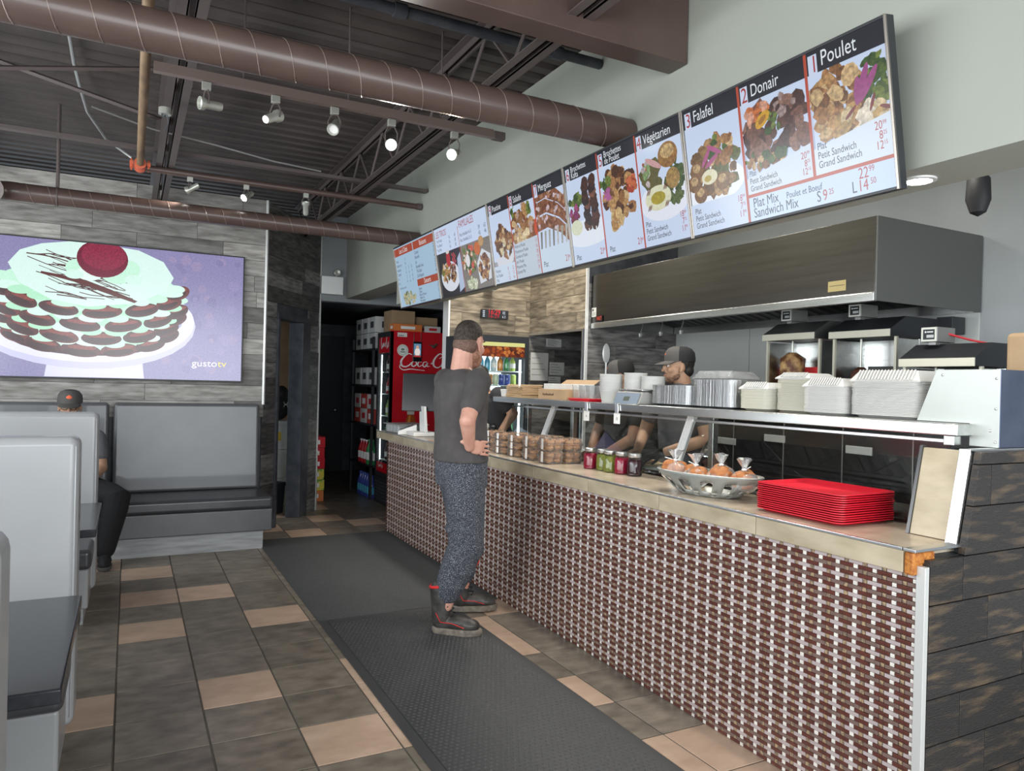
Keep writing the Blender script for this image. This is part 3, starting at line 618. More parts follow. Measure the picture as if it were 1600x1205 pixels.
# wall television
TW, TH = 2.07, 1.165
t = empty('wall_television', (-.10, TVW - .035, 1.463), 0, 'large wall television showing a layered cream cake', 'television')
MB().box(-TW / 2 - .012, TW / 2 + .012, .0, .045, -.012, TH + .012).build('case', 'tv_plastic', t, bev=.004)
def cake():
    p = Print(TW, TH); rnd = random.Random(3)
    K = lambda x, y: (.15 + .00505 * x, TH - (y - 389) * .00567)        # picture drawing units
    def E(x, y, rx, ry, c, n=0, **k): q = K(x, y); return p.ell(q[0], q[1], rx * .00505, ry * .00567, c, n, **k)
    def PL(pts, c, n=0): return p.poly([K(*q) for q in pts], c, n)
    p.rect(0, TW, 0, TH, (.55, .53, .70), .28)
    for i in range(90): p.blob(rnd.uniform(.9, TW - .05), rnd.uniform(.05, TH - .05), rnd.uniform(.02, .05), rnd.choice([(.58, .55, .72), (.52, .50, .67), (.60, .55, .70)]), .25, rnd)
    PL([(72, 570), (215, 570), (218, 594), (68, 594)], (.86, .86, .95)); E(128, 508, 172, 73, (.80, .80, .92)); E(128, 503, 170, 68, (.90, .90, .97)); E(128, 496, 152, 55, (.66, .66, .80))
    DK = [(.33, .11, .10), (.40, .15, .13), (.29, .09, .08)]; CR = [(.78, .96, .86), (.84, .97, .92), (.70, .93, .79)]
    E(130, 527, 122, 34, (.25, .09, .09))
    for tier, (yc, rx) in enumerate(((516, 122), (497, 131), (477, 137), (456, 135))):
        E(135, yc, rx, 38, CR[tier % 3], .12)
        for i in range(7):
            a = PI * (1.0 + 1.0 * (i + .5 * (tier % 2)) / 6.5); cx_ = 135 + (rx + 1) * math.cos(a); cy_ = yc - 37 * math.sin(a); w_ = 31 - 12 * abs(math.cos(a)) ** 2
            E(cx_, cy_, w_, 10.5, rnd.choice(DK), .5, rot=.45 * math.cos(a) + rnd.uniform(-.08, .08)); E(cx_ - 2, cy_ + 3.5, w_ * .8, 5, (.22, .06, .06), .4, rot=.45 * math.cos(a)); E(cx_ + 2, cy_ - 4, w_ * .7, 3.2, (.52, .22, .18), .5, rot=.45 * math.cos(a))
        for i in range(11):
            a = PI * (1.02 + .96 * i / 10); E(135 + (rx - 4) * math.cos(a), yc - 36 * math.sin(a) - 11 + rnd.uniform(-1.5, 2.5), rnd.uniform(14, 24), 6.5, rnd.choice(CR), .1)
    PL([(14, 428), (30, 408), (60, 396), (100, 388), (150, 385), (205, 393), (245, 408), (262, 432), (252, 452), (225, 466), (190, 478), (130, 486), (75, 478), (30, 456)], (.86, .97, .94), .06)
    for k in range(30):
        x0 = 22 + rnd.uniform(0, 60) + k * 1.5; y0 = 404 + k * 2.2; L_ = rnd.uniform(60, 150); d_ = rnd.uniform(.14, .24); w_ = rnd.uniform(.5, 1.1); Q = []
        for j in range(7): f_ = j / 6; Q.append((x0 + L_ * f_, y0 + L_ * d_ * f_ + 4 * math.sin(f_ * 5 + k)))
        Q = [q for q in Q if ((q[0] - 138) / 118) ** 2 + ((q[1] - 432) / 44) ** 2 < 1]
        if len(Q) > 2: PL(Q + [(x, y + w_ * 1.6) for x, y in reversed(Q)], (.30, .12, .12))
    PL([(60, 437), (120, 444), (165, 458), (205, 473), (200, 476), (150, 462), (115, 451), (60, 440)], (.36, .13, .11))
    for q in ((112, 428, 17, 13), (130, 436, 20, 10), (172, 434, 24, 14), (190, 424, 18, 14), (198, 440, 14, 8), (108, 438, 14, 7)): E(*q, rnd.choice(CR + [(.90, .98, .95)]), .1)
    E(150, 411, 39, 29, (.46, .10, .20), .5); E(152, 406, 34, 22, (.56, .15, .26), .6)
    q = K(295, 572); p.text('gusto', q[0], q[1], .068, (.96, .96, .97), sx=1.15, bold=0); q = K(339, 572); p.text('tv', q[0], q[1], .068, (.95, .86, .30), sx=1.15, bold=0)
    # keep the drawing inside the glass
    p.v = [(min(max(x, -TW / 2), TW / 2), y, min(max(z, 0), TH)) for x, y, z in p.v]
    return p
cake().build('picture', 'tv_screen', t, (0, -.0003, 0))
# digital clock
t = empty('digital_clock', (3.13, CW - .008, 2.128), 0, 'black digital wall clock with red LED digits', 'clock')
MB().box(-.145, .145, -.03, 0, 0, .085).build('case', 'tv_plastic', t, bev=.003)
p = Print(.29, .085); p.text('16:29', .065, .042, .050, (1, .12, .18), sx=.95); p.text('16-29', .065, .006, .040, (.8, .08, .12), sx=1.05); p.text('02', .225, .048, .030, (.9, .95, 1)); p.text('6 3', .222, .010, .028, (.9, .95, 1)); 
for i in range(4): p.rect(.012, .032, .012 + i * .017, .022 + i * .017, (.8, .85, .9))
p.build('digits', 'small_screen', t, (0, -.0303, 0))

# ------------------------------------------------------------------ service counter
mk('travertine', (.52, .445, .32), .35, 0, (.34, .28, .185), scale=5, stretch=(1, 1, 2.5), detail=9, lo=.3, hi=.72, bump=.1, bscale=24, rnd=(.94, 1.06))
mk('travertine_top', (.50, .43, .34), .22, 0, (.36, .30, .23), scale=6, detail=8, bump=.03, rnd=(.94, 1.06))
mk('mosaic_dark', (.125, .040, .030), .22, 0, (.085, .03, .024), scale=40); mk('mosaic_brown', (.20, .135, .115), .3, 0, (.155, .10, .085), scale=40)
mk('mosaic_mauve', (.46, .385, .38), .3, 0, (.40, .33, .325), scale=30); mk('mosaic_white', (.80, .76, .70), .25, 0, (.62, .58, .53), scale=30)
mk('mosaic_tan', (.40, .28, .165), .4, 0, (.16, .12, .085), scale=90, lo=.4, hi=.6)
mk('foam_glue', (.52, .20, .035), .6, 0, (.30, .09, .015), scale=60, bump=.8, bscale=70)
mk('dark_edge', (.10, .10, .10), .3, .7)
CY0, CY1, CX = 1.498, 7.10, 2.320
ct = empty('service_counter', (CX, CY0, 0), 0, 'long service counter clad in brown woven mosaic with a stone top', 'counter')
def cpart(name, x0, x1, y0, y1, z0, z1, mat, bev=0, **k): return MB().box(x0 - CX, x1 - CX, y0 - CY0, y1 - CY0, z0, z1).build(name, mat, ct, bev=bev, **k)
cpart('body', CX + .012, 2.70, CY0 + .20, 5.45, 0, .905, 'charcoal'); cpart('body', CX + .012, 2.60, 5.45, CY1, 0, .905, 'charcoal'); cpart('body', CX + .012, 2.332, CY0 + .012, CY0 + .20, 0, .905, 'charcoal')
# woven mosaic: rows of four kinds repeat: mauve bars, dark bars, brown bars, dark bars
PM = ['mosaic_dark', 'mosaic_brown', 'mosaic_mauve', 'mosaic_white', 'mosaic_tan']
PW, RH, WQ, TQ = .0745, .0150, .0175, .0165
pieces = []                                    # (material index, y centre, z centre, width)
nr = int(.905 / RH); nc = int((CY1 - CY0 - .02) / PW)
for c in range(nc + 1):
    yw = CY0 + .022 + c * PW
    for r in range(nr):
        z = .903 - (r + .5) * RH; k = r % 4; sl = .0
        if k in (1, 3): pieces += [(3, yw, z, WQ), (0, yw + PW / 2, z, PW - WQ - .002)]
        else: pieces += [(2 if k == 0 else 1, yw, z, PW - TQ - .002), (4, yw + PW / 2, z, TQ)]
def trim_piece(q):
    a, b = max(q[1] - q[3] / 2, CY0 + .0165), min(q[1] + q[3] / 2, CY1); return (q[0], (a + b) / 2, q[2], b - a)
pieces = [q for q in (trim_piece(q) for q in pieces + [(m_, y_ - (c_ + 1) * PW, z_, w2) for (m_, y_, z_, w2) in pieces if abs(y_ - CY0 - .022 - PW / 2) < .001 for c_ in (0,)]) if q[3] > .004]
pieces.sort(key=lambda q: q[1])
proto = {}
for i, (m, y, z, w_) in enumerate(pieces[:300]):
    key = (m, round(w_, 4))
    if key not in proto:
        h = RH / 2 - .0006
        o = MB().box(-.008, .004, -w_ / 2 + .0006, w_ / 2 - .0006, -h, h).build('mosaic_piece', PM[m], ct, bev=.0012, seg=1); proto[key] = o
    else:
        o = proto[key].copy(); C.objects.link(o)
    o.location = (random.uniform(-.0012, .0012), y - CY0, z)
mb = MB()
for (m, y, z, w_) in pieces[300:]:
    mb.m = m; h = RH / 2 - .0006; d = random.uniform(-.0012, .0012) - .008; a, b = y - CY0 - w_ / 2 + .0006, y - CY0 + w_ / 2 - .0006
    mb.add([(d, a, z - h), (d, b, z - h), (d, b, z + h), (d, a, z + h), (.012, a, z - h), (.012, b, z - h), (.012, b, z + h), (.012, a, z + h)],
           [(0, 3, 2, 1), (0, 1, 5, 4), (1, 2, 6, 5), (2, 3, 7, 6), (3, 0, 4, 7)])
o = mb.build('mosaic_facing', PM, ct); o['kind'] = 'stuff'
# stone fascia and top in slabs, metal nosing, corner strip
ys = [1.545] + [2.19 + .62 * i for i in range(8)] + [7.38]
for a, b in zip(ys[:-1], ys[1:]):
    cpart('fascia_stone', 2.283, 2.318, a + .0012, b - .0012, .907, .980, 'travertine', .003)
    cpart('top_stone', 2.294, 2.72 if b < 5.6 else 2.61, a + .001, b - .001, .955, .988, 'travertine_top', .002)
cpart('top_core', 2.319, 2.72, CY0 + .20, 5.45, .907, .954, 'charcoal'); cpart('top_core', 2.319, 2.60, 5.45, 7.37, .907, .954, 'charcoal')
cpart('edge_strip', 2.279, 2.293, 1.548, 7.38, .9805, .991, 'aluminium', .002)
cpart('edge_strip', 2.279, 2.56, CY0 + .002, 1.544, .9805, .991, 'aluminium', .002)
cpart('corner_strip', CX - .014, CX + .008, CY0 - .016, CY0 + .016, 0, .935, 'trim_light', .002)
MB().box(-.036, .030, .012, .046, .903, .978).box(-.01, .075, .008, .046, .938, .979).build('expanding_foam', 'foam_glue', ct, bev=.008, seg=3)
# plank-clad end wall and its slanting stone cheek
ew = struct(MB().prism([(2.335, CY0 + .012, 0), (3.6, CY0 + .012, 0), (3.6, CY0 + .012, 1.30), (2.63, CY0 + .012, 1.30), (2.56, CY0 + .012, .954), (2.335, CY0 + .012, .954)], (0, .17, 0)).build('wall_counter_end', 'charcoal'), 'dark plank clad end wall of the counter')
zs = [0, .03, .185, .34, .495, .65, .805, .955, 1.12, 1.262, 1.305]
rp = random.Random(5)
for i, (a, b) in enumerate(zip(zs[:-1], zs[1:])):
    xl = lambda z: 2.336 if z < .954 or i < 7 else 2.53 + (z - .99) * .23
    js = sorted([2.336 + q for q in ([.18, .78] if i % 3 == 0 else [.55, 1.1] if i % 3 == 1 else [.33, .95])])
    xs = [None] + [j for j in js if j > xl(a) + .05] + [3.6]
    for u0, u1 in zip(xs[:-1], xs[1:]):
        A = xl(a) if u0 is None else u0 + .0012; B = xl(b) if u0 is None else u0 + .0012
        cx, cz = (A + u1) / 2, (a + b) / 2
        o = MB().prism([(A - cx, -.014, a + .0015 - cz), (u1 - .0012 - cx, -.014, a + .0015 - cz), (u1 - .0012 - cx, -.014, b - .0015 - cz), (B - cx, -.014, b - .0015 - cz)], (0, .014 + .0115, 0)).build('plank', 'plank_end', ew, bev=.0015, seg=1)
        o.location = (cx, CY0, cz)
def cheek(x, z): return x + (z - .99) * .23
MB().prism([(2.545, 1.552, .99), (2.565, 1.552, .99), (2.635, 1.552, 1.303), (2.615, 1.552, 1.303)], (0, .148, 0)).build('stone_cheek', 'travertine', ew, bev=.002)
MB().prism([(2.515, 1.512, .985), (2.545, 1.512, .985), (2.617, 1.512, 1.308), (2.587, 1.512, 1.308)], (0, .040, 0)).build('edge_strip', 'aluminium', ew, bev=.002)
MB().box(2.585, 3.6, 1.512, 1.552, 1.3, 1.312).build('edge_strip', 'aluminium', ew, bev=.002)
MB().prism([(2.54, 1.700, .99), (2.56, 1.700, .99), (2.632, 1.700, 1.31), (2.612, 1.700, 1.31)], (0, .012, 0)).build('edge_strip', 'dark_edge', ew)

# ------------------------------------------------------------------ glass guard with steel shelf
mk('clear_glass', (.97, 1, .99), .0, 0, trans=1, ior=1.45, spec=.5)
mk('black_trim', (.03, .03, .032), .4); mk('chrome', (.75, .76, .77), .08, 1)
gd = empty('sneeze_guard', (2.713, 1.7, .988), 0, 'sloping glass food guard with a steel shelf on top', 'food guard')
def gl(x, y, z): return (x - 2.713, y - 1.7, z - .988)
def gbox(name, x0, x1, y0, y1, z0, z1, mat, bev=0): return MB().box(x0 - 2.713, x1 - 2.713, y0 - 1.7, y1 - 1.7, z0 - .988, z1 - .988).build(name, mat, gd, bev=bev)
gx = lambda z: 2.713 + (z - .99) * .40
for a, b in ((1.735, 3.205), (3.265, 4.735), (4.795, 5.42)):
    MB().prism([gl(gx(.992), a, .992), gl(gx(.992) + .006, a, .992), gl(gx(1.318) + .006, a, 1.318), gl(gx(1.318), a, 1.318)], (0, b - a, 0)).build('glass_pane', 'clear_glass', gd)
for y in (3.208, 4.738):
    for k, dx in enumerate((0, .018, .036)):
        MB().prism([gl(gx(.99) - .012, y + dx, .99), gl(gx(.99) + .022, y + dx, .99), gl(gx(1.345) + .022, y + dx, 1.345), gl(gx(1.345) - .012, y + dx, 1.345)], (0, .015, 0)).build('post_profile', 'white_metal', gd, bev=.002)
gbox('glass_rail', gx(1.318) - .006, gx(1.318) + .014, 1.72, 5.45, 1.312, 1.326, 'aluminium', .002)
gbox('shelf', 2.68, 3.10, 1.617, 5.47, 1.349, 1.394, 'steel', .004)
for y in (1.66, 4.72, 5.43):
    gbox('upright', 2.985 if y > 2 else 2.70, 3.025 if y > 2 else 2.745, y - .02, y + .02, .956 if y > 2 else 1.312, 1.349, 'steel', .003)
gbox('upright', 2.985, 3.025, 3.2, 3.24, .956, 1.349, 'steel', .003)
# steel end cap box of the shelf
t = empty('end_cap_box', (2.767, 1.52, 1.313), 0, 'brushed steel end box with a slanted edge beside the food stacks', 'steel box')
yz = [(0, 0), (.104, 0), (.104, .083), (.31, .083), (.235, .283), (0, .283)]
MB().prism([(0, y, z) for y, z in yz], (.004, 0, 0)).build('side_plate', 'satin_steel' if 'satin_steel' in MATS else mk('satin_steel', (.40, .415, .39), .42, 1.0, (.36, .375, .35), scale=3).name, t, bev=.001)
mk('blue_steel', (.16, .19, .27), .35, .8, (.11, .13, .20), scale=5)
MB().box(.004, .42, 0, .10, 0, .283).build('end_plate', 'blue_steel', t, bev=.002)
for y, z in ((.21, .262), (.012, .25), (.012, .02), (.012, .14), (.03, .06)):
    MB().lathe([(.0, .004), (.004, .003), (.005, 0)], n=10, T=TR(-.0005, y, z) @ RY(-PI / 2)).build('screw', 'aluminium', t)

# ------------------------------------------------------------------ prep table behind the glass
pt = empty('prep_table', (2.76, 1.75, 0), 0, 'stainless refrigerated prep table behind the glass', 'prep table')
def pb(name, x0, x1, y0, y1, z0, z1, mat, bev=0, **k): return MB().box(x0 - 2.76, x1 - 2.76, y0 - 1.75, y1 - 1.75, z0, z1).build(name, mat, pt, bev=bev, **k)
pb('body', 2.76, 3.17, 1.75, 5.35, 0, .86, 'steel', .004)
pb('rail', 2.74, 2.775, 1.75, 5.35, .86, .955, 'steel', .003); pb('rail', 2.985, 3.02, 1.75, 5.35, .86, .955, 'steel', .003)
mk('pan_dark', (.05, .052, .05), .3, .6)
FOODC = ['lettuce', 'tomato', 'onion', 'pickle']
mk('lettuce', (.42, .52, .20), .6, 0, (.62, .68, .40), scale=60, bump=.8); mk('tomato', (.48, .10, .05), .4, 0, (.62, .22, .10), scale=60, bump=.6)
mk('onion', (.50, .22, .36), .5, 0, (.72, .6, .66), scale=70, bump=.6); mk('pickle', (.34, .38, .10), .4, 0, (.24, .28, .07), scale=60, bump=.6)
y = 1.80; k = 0
while y < 5.2:
    w_ = .27
    pan = pb('food_pan', 2.782, 2.980, y, y + w_, .84, .862, 'pan_dark')
    MB().box(2.782 - 2.76, 2.79 - 2.76, y - 1.75, y + w_ - 1.75, .862, .945).box(2.972 - 2.76, 2.98 - 2.76, y - 1.75, y + w_ - 1.75, .862, .945).box(2.79 - 2.76, 2.972 - 2.76, y - 1.75, y + .008 - 1.75, .862, .945).box(2.79 - 2.76, 2.972 - 2.76, y + w_ - .008 - 1.75, y + w_ - 1.75, .862, .945).build('pan_wall', 'steel', pan)
    if y > 2.6: MB().ell((2.881 - 2.76, y + w_ / 2 - 1.75, .875), (.085, .12, .045), 14, 6).build('pan_filling', FOODC[k % 4], pan, smooth=True)
    y += w_ + .012; k += 1
mk('board', (.72, .78, .68), .45)
tag(bx('cutting_board', 3.025, 3.20, 1.8, 5.3, .962, .982, 'board', bev=.004), 'long pale green cutting board behind the food pans', 'cutting board')
for i, (y0, y1) in enumerate(((1.78, 2.2), (2.23, 2.62))):
    lid = tag(MB().prism([(2.775, y0, .957), (2.985, y0, .957), (2.985, y0, 1.02), (2.95, y0, 1.03)], (0, y1 - y0, 0)).build('pan_lid', 'pan_dark', bev=.003), ('smoky hinged pan lid closest to the end wall', 'smoky hinged pan lid behind the red trays')[i], 'lid')
pl = Print(.2, .03); pl.rect(0, .2, 0, .03, (.55, .56, .55)); pl.text('BEVERAGE-AIR', .1, .008, .017, (.1, .1, .1), 'c')
o = pl.build('maker_plate', 'ink', pt); o.location = (2.775 - 2.76, 1.95 - 1.75, .97); o.rotation_euler = (0.6, 0, -PI / 2); o.location = (.06, .25, .985)

t = empty('heat_lamp', (3.06, 3.30, 1.10), 0, 'small chrome bell shaped lamp hanging under the steel shelf', 'heat lamp')
MB().lathe([(.062, 0), (.060, .012), (.045, .045), (.028, .075), (.016, .09), (.012, .11), (0, .112)], n=24).build('bell_shade', 'chrome', t, smooth=True); MB().cyl((0, 0, .11), (0, 0, .248), .004, n=8).build('cord', 'black_trim', t)
# ------------------------------------------------------------------ floor mats
mk('carpet_mat', (.052, .054, .056), .95, 0, (.10, .10, .10), scale=220, lo=.45, hi=.62, bump=.6, bscale=300)
mk('rubber', (.035, .036, .038), .55, 0, (.055, .056, .058), scale=160)
tag(bx('entrance_mat', 1.065, 2.300, 4.545, 7.03, 0, .008, 'carpet_mat', bev=.003), 'flat charcoal carpet mat beside the bench', 'mat')
t = empty('rubber_mat', (1.065, 1.4, 0), 0, 'black studded rubber mat in the foreground', 'mat')
MB().box(.05, .84, .05, 3.09, 0, .009).build('mat_sheet', 'rubber', t)
for x0, x1, y0, y1 in ((0, .05, 0, 3.14), (.84, .89, 0, 3.14), (.05, .84, 0, .05), (.05, .84, 3.09, 3.14)):
    MB().prism([(x0, y0, 0), (x1, y0, 0), (x1, y1, 0), (x0, y1, 0)], (0, 0, .007)).build('mat_border', 'rubber', t, bev=.003)
mb = MB(); 
for j in range(int(3.02 / .026)):
    for i in range(int(.78 / .026)):
        x, y = .06 + i * .026 + (j % 2) * .013, .06 + j * .026; h = .0065
        mb.add([(x - h, y - h, .009), (x + h, y - h, .009), (x + h, y + h, .009), (x - h, y + h, .009), (x - h * .5, y - h * .5, .0125), (x + h * .5, y - h * .5, .0125), (x + h * .5, y + h * .5, .0125), (x - h * .5, y + h * .5, .0125)],
               [(4, 5, 6, 7), (0, 1, 5, 4), (1, 2, 6, 5), (2, 3, 7, 6), (3, 0, 4, 7)])
o = mb.build('stud_field', 'rubber', t); o['kind'] = 'stuff'

# ------------------------------------------------------------------ booths
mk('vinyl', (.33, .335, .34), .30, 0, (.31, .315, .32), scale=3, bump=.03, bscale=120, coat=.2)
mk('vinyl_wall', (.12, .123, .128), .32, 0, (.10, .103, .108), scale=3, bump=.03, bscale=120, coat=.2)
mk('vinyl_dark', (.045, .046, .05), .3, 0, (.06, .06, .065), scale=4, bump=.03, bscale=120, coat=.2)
mk('laminate_grey', (.42, .43, .43), .5, 0, (.27, .275, .28), scale=3, stretch=(1, 1, 9), detail=7)
mk('table_black', (.018, .019, .022), .16, 0, (.028, .03, .034), scale=30)
def pad(name, x0, x1, y0, y1, z0, z1, mat, parent, r=.03):
    o = MB().box(x0, x1, y0, y1, z0, z1).build(name, mat, parent, bev=r, seg=4); return o
def booth(yb, label, w0=-1.95, w1=-.165):
    t = empty('booth_bench', (0, yb, 0), 0, label, 'booth', 'grey vinyl booth benches')
    o = MB().prism([(w0, -.10, .12), (w0, .10, .12), (w0, .075, 1.25), (w0, -.075, 1.25)], (w1 - w0, 0, 0)).build('backrest', 'vinyl', t, bev=.035, seg=4)
    for s in (-1, 1):
        MB().tube([(w1 - .012, s * .094, .16), (w1 - .012, s * .082, .7), (w1 - .014, s * .068, 1.21), (w1 - .03, s * .055, 1.238)], .004, 6).build('piping', 'vinyl', t, smooth=True)
        a, b = sorted((s * .105, s * .50))
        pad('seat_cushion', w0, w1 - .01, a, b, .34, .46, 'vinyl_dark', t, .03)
        a, b = sorted((s * .105, s * .46))
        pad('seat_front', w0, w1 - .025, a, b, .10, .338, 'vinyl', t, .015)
        a, b = sorted((s * .05, s * .42)); MB().box(w0, w1 - .05, a, b, 0, .10).build('plinth', 'laminate_grey', t)
    return t
booth(1.385, 'grey booth bench cut off at the left edge, closest to the camera')
booth(3.40, 'pale grey double booth bench behind the near black table')
booth(5.46, 'grey double booth bench hiding the seated person')
def table(y0, y1, label):
    t = empty('booth_table', (-.7, (y0 + y1) / 2, 0), 0, label, 'table', 'black booth tables'); d = (y1 - y0) / 2
    MB().box(-.60, .575, -d, d, .722, .76).build('table_top', 'table_black', t, bev=.006)
    MB().cyl((0, 0, .02), (0, 0, .722), .04).build('pedestal', 'black_paint', t, smooth=True)
    MB().lathe([(.0, 0), (.26, 0), (.26, .012), (.05, .03), (.045, .04)], n=28).build('base', 'black_paint', t, smooth=True)
    for q in ((.25, .1), (.05, -.2), (.4, -.05)): pass
table(2.0, 2.83, 'black booth table closest to the camera'); table(3.985, 4.82, 'black booth table between the two grey booth benches')
def wall_bench(x0, x1, label):
    t = empty('wall_bench', ((x0 + x1) / 2, 7.36, 0), 0, label, 'bench', 'benches under the wall television'); h = (x1 - x0) / 2
    MB().prism([(-h, -.15, .46), (-h, -.012, .46), (-h, -.012, 1.25), (-h, -.10, 1.25)], (2 * h, 0, 0)).build('backrest', 'vinyl_wall', t, bev=.03, seg=4)
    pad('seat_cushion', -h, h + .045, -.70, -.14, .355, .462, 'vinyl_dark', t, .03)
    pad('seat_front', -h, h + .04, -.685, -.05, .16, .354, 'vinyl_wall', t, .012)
    MB().box(-h, h - .03, -.645, -.03, 0, .16).build('plinth', 'laminate_grey', t)
wall_bench(-.115, 1.10, 'empty grey wall bench to the right of the seated person')
wall_bench(-2.0, -.15, 'grey wall bench with the seated person at the left')

# ------------------------------------------------------------------ hallway: drinks fridge, shelf, boxes
mk('coke_red', (.56, .012, .022), .28); mk('white_ink', (.92, .92, .90), .4); mk('cardboard', (.42, .29, .17), .8, 0, (.36, .24, .14), scale=5)
mk('cool_glow', (.80, .95, 1), .5, emit=1.6); mk('led_strip', (.9, .98, 1), .5, emit=9)
mk('cooler_lining', (.70, .78, .80), .4)
fr = empty('drinks_fridge', (2.74, 8.36, 0), 0, 'tall red and black soft drink fridge with a lit glass door', 'fridge')
MB().box(0, .76, .02, .025, .0, 2.1).build('side_panel', 'coke_red', fr)
MB().box(.035, .76, .025, .05, 0, 2.1).box(.035, .76, .50, .54, 0, 2.1).box(.72, .76, .05, .50, 0, 2.1).box(.035, .72, .05, .50, 2.05, 2.1).box(.035, .72, .05, .50, 0, .32).build('cabinet', 'black_paint', fr)
MB().box(0, .035, .02, .54, 0, .32).build('grille', 'black_paint', fr)
for k in range(6): MB().box(-.004, .0, .05, .51, .05 + k * .04, .07 + k * .04).build('grille_slat', 'charcoal', fr)
dr = MB().box(0, .035, .02, .065, .33, 2.09).box(0, .035, .495, .54, .33, 2.09).box(0, .035, .065, .495, 2.03, 2.09).box(0, .035, .065, .495, .33, .38).build('door', 'black_paint', fr)
MB().box(.012, .018, .065, .495, .38, 1.83).build('glass', 'clear_glass', dr)
MB().box(.008, .022, .065, .495, 1.84, 2.03).build('header_sign', 'coke_red', dr)
MB().box(.008, .022, .065, .495, .385, .50).build('kick_sign', 'coke_red', dr)
for y in (.075, .485):
    MB().box(.045, .052, y - .006, y + .006, .52, 1.82).build('led_bar', 'led_strip', fr)
MB().box(.70, .715, .05, .50, .35, 2.03).build('back_lining', 'cool_glow', fr)
for k in range(5): MB().box(.06, .70, .06, .49, .52 + k * .27, .53 + k * .27).build('shelf', 'cooler_lining', fr)
# lettering of the brand on the side panel: strokes
def stroke(mb, pts, w0, w1=None, y=0):
    P = [Vector((p[0], 0, p[1])) for p in pts]; w1 = w0 if w1 is None else w1
    # smooth the path
    Q = []
    for i in range(len(P) - 1):
        p0, p1, p2, p3 = P[max(i - 1, 0)], P[i], P[i + 1], P[min(i + 2, len(P) - 1)]
        for k in range(6):
            s = k / 6; Q.append(.5 * ((2 * p1) + (p2 - p0) * s + (2 * p0 - 5 * p1 + 4 * p2 - p3) * s * s + (3 * p1 - p0 - 3 * p2 + p3) * s ** 3))
    Q.append(P[-1]); n = len(Q); L_, R_ = [], []
    for i, q in enumerate(Q):
        d = (Q[min(i + 1, n - 1)] - Q[max(i - 1, 0)]).normalized(); nn = Vector((-d.z, 0, d.x)); s = i / (n - 1)
        ww = (w0 + (w1 - w0) * abs(2 * s - 1)) / 2
        L_.append(q + nn * ww); R_.append(q - nn * ww)
    vs = [(v.x, y, v.z) for v in L_ + R_]; mb.add(vs, [(i, i + 1, n + i + 1, n + i) for i in range(n - 1)])
mb = MB(); W0, W1 = .030, .012
stroke(mb, [(.20, .25), (.15, .27), (.09, .22), (.04, .13), (.05, .05), (.11, .03), (.17, .07), (.19, .11)], W0, W1)     # C
stroke(mb, [(.04, .10), (.02, .02), (.08, -.03), (.18, -.01), (.28, -.02), (.40, -.03)], .018, .008)                      # tail under the word
stroke(mb, [(.25, .13), (.21, .12), (.20, .06), (.23, .04), (.27, .08), (.26, .13), (.24, .12)], .022, .012)             # o
stroke(mb, [(.35, .12), (.31, .13), (.29, .08), (.31, .04), (.36, .07)], .022, .010)                                      # c
stroke(mb, [(.43, .13), (.38, .12), (.37, .06), (.40, .04), (.44, .11), (.43, .05), (.47, .05)], .022, .010)             # a
stroke(mb, [(.49, .10), (.52, .11)], .018)                                                                               # hyphen
stroke(mb, [(.68, .26), (.63, .29), (.57, .23), (.53, .14), (.54, .06), (.60, .03), (.66, .08)], W0, W1)                  # C
stroke(mb, [(.70, .14), (.67, .12), (.66, .06), (.69, .04), (.73, .08), (.72, .13), (.70, .12)], .022, .012)             # o
stroke(mb, [(.62, .20), (.68, .24), (.74, .20), (.75, .24)], .014, .008)
o = mb.build('brand_lettering', 'white_ink', fr); o.location = (.10, .0185, 1.655); o.scale = (.84, 1, .66)
mb = MB(); [stroke(mb, [(x * .28, z * .5) for x, z in pts], .012, .006) for pts in ([(.20, .25), (.09, .22), (.04, .13), (.11, .03), (.19, .11)], [(.25, .13), (.2, .06), (.27, .08), (.25, .13)], [(.35, .12), (.29, .08), (.36, .07)], [(.43, .13), (.37, .06), (.44, .11), (.47, .05)], [(.68, .26), (.57, .23), (.53, .14), (.60, .03), (.66, .08)], [(.7, .14), (.66, .06), (.73, .08), (.7, .14)])]
for z, k in ((1.87, 1.5), (.42, .9)):
    o2 = MB(); o2.v = [(0, -v[0] * k, v[2] * k) for v in mb.v]; o2.f = list(mb.f); o2.mi = list(mb.mi); o2.build('door_lettering', 'white_ink', dr).location = (.006, .43, z)
# bottle picture, seal and poster on the side panel
p = Print(.2, .40); p.poly([(.02, 0), (.18, 0), (.165, .08), (.14, .17), (.06, .17), (.035, .08)], (.62, .30, .10)); p.poly([(.05, .01), (.09, .01), (.10, .16), (.075, .16)], (.85, .55, .22)); p.rect(.055, .145, .17, .29, (.78, .76, .72)); p.rect(.05, .15, .29, .32, (.85, .84, .82)); p.rect(.05, .15, .27, .28, (.6, .58, .55))
p.build('bottle_picture', 'ink', fr, (.27, .0185, .93))
p = Print(.14, .14); p.ell(.07, .07, .07, .07, (.88, .90, .88)); p.ell(.07, .07, .058, .058, (.75, .80, .76)); p.ell(.07, .07, .05, .05, (.90, .92, .90)); p.rect(.04, .10, .045, .055, (.25, .42, .32)); p.ell(.07, .08, .022, .014, (.45, .55, .48))
p.build('round_sticker', 'ink', fr, (.15, .0185, 1.80))
p = Print(.12, .05); p.rect(0, .12, 0, .05, (.90, .90, .88)); p.rect(.01, .08, .01, .02, (.5, .5, .5)); p.build('sticker', 'ink', fr, (.14, .0185, 2.03))
mk('phone_black', (.012, .012, .014), .2)
t = empty('hanging_phone', (2.74 + .33, 8.36 + .016, 1.74), 0, 'black phone in a pouch hung on the red fridge side', 'phone')
MB().box(-.055, .055, -.012, 0, 0, .24).build('pouch', 'phone_black', t, bev=.004)
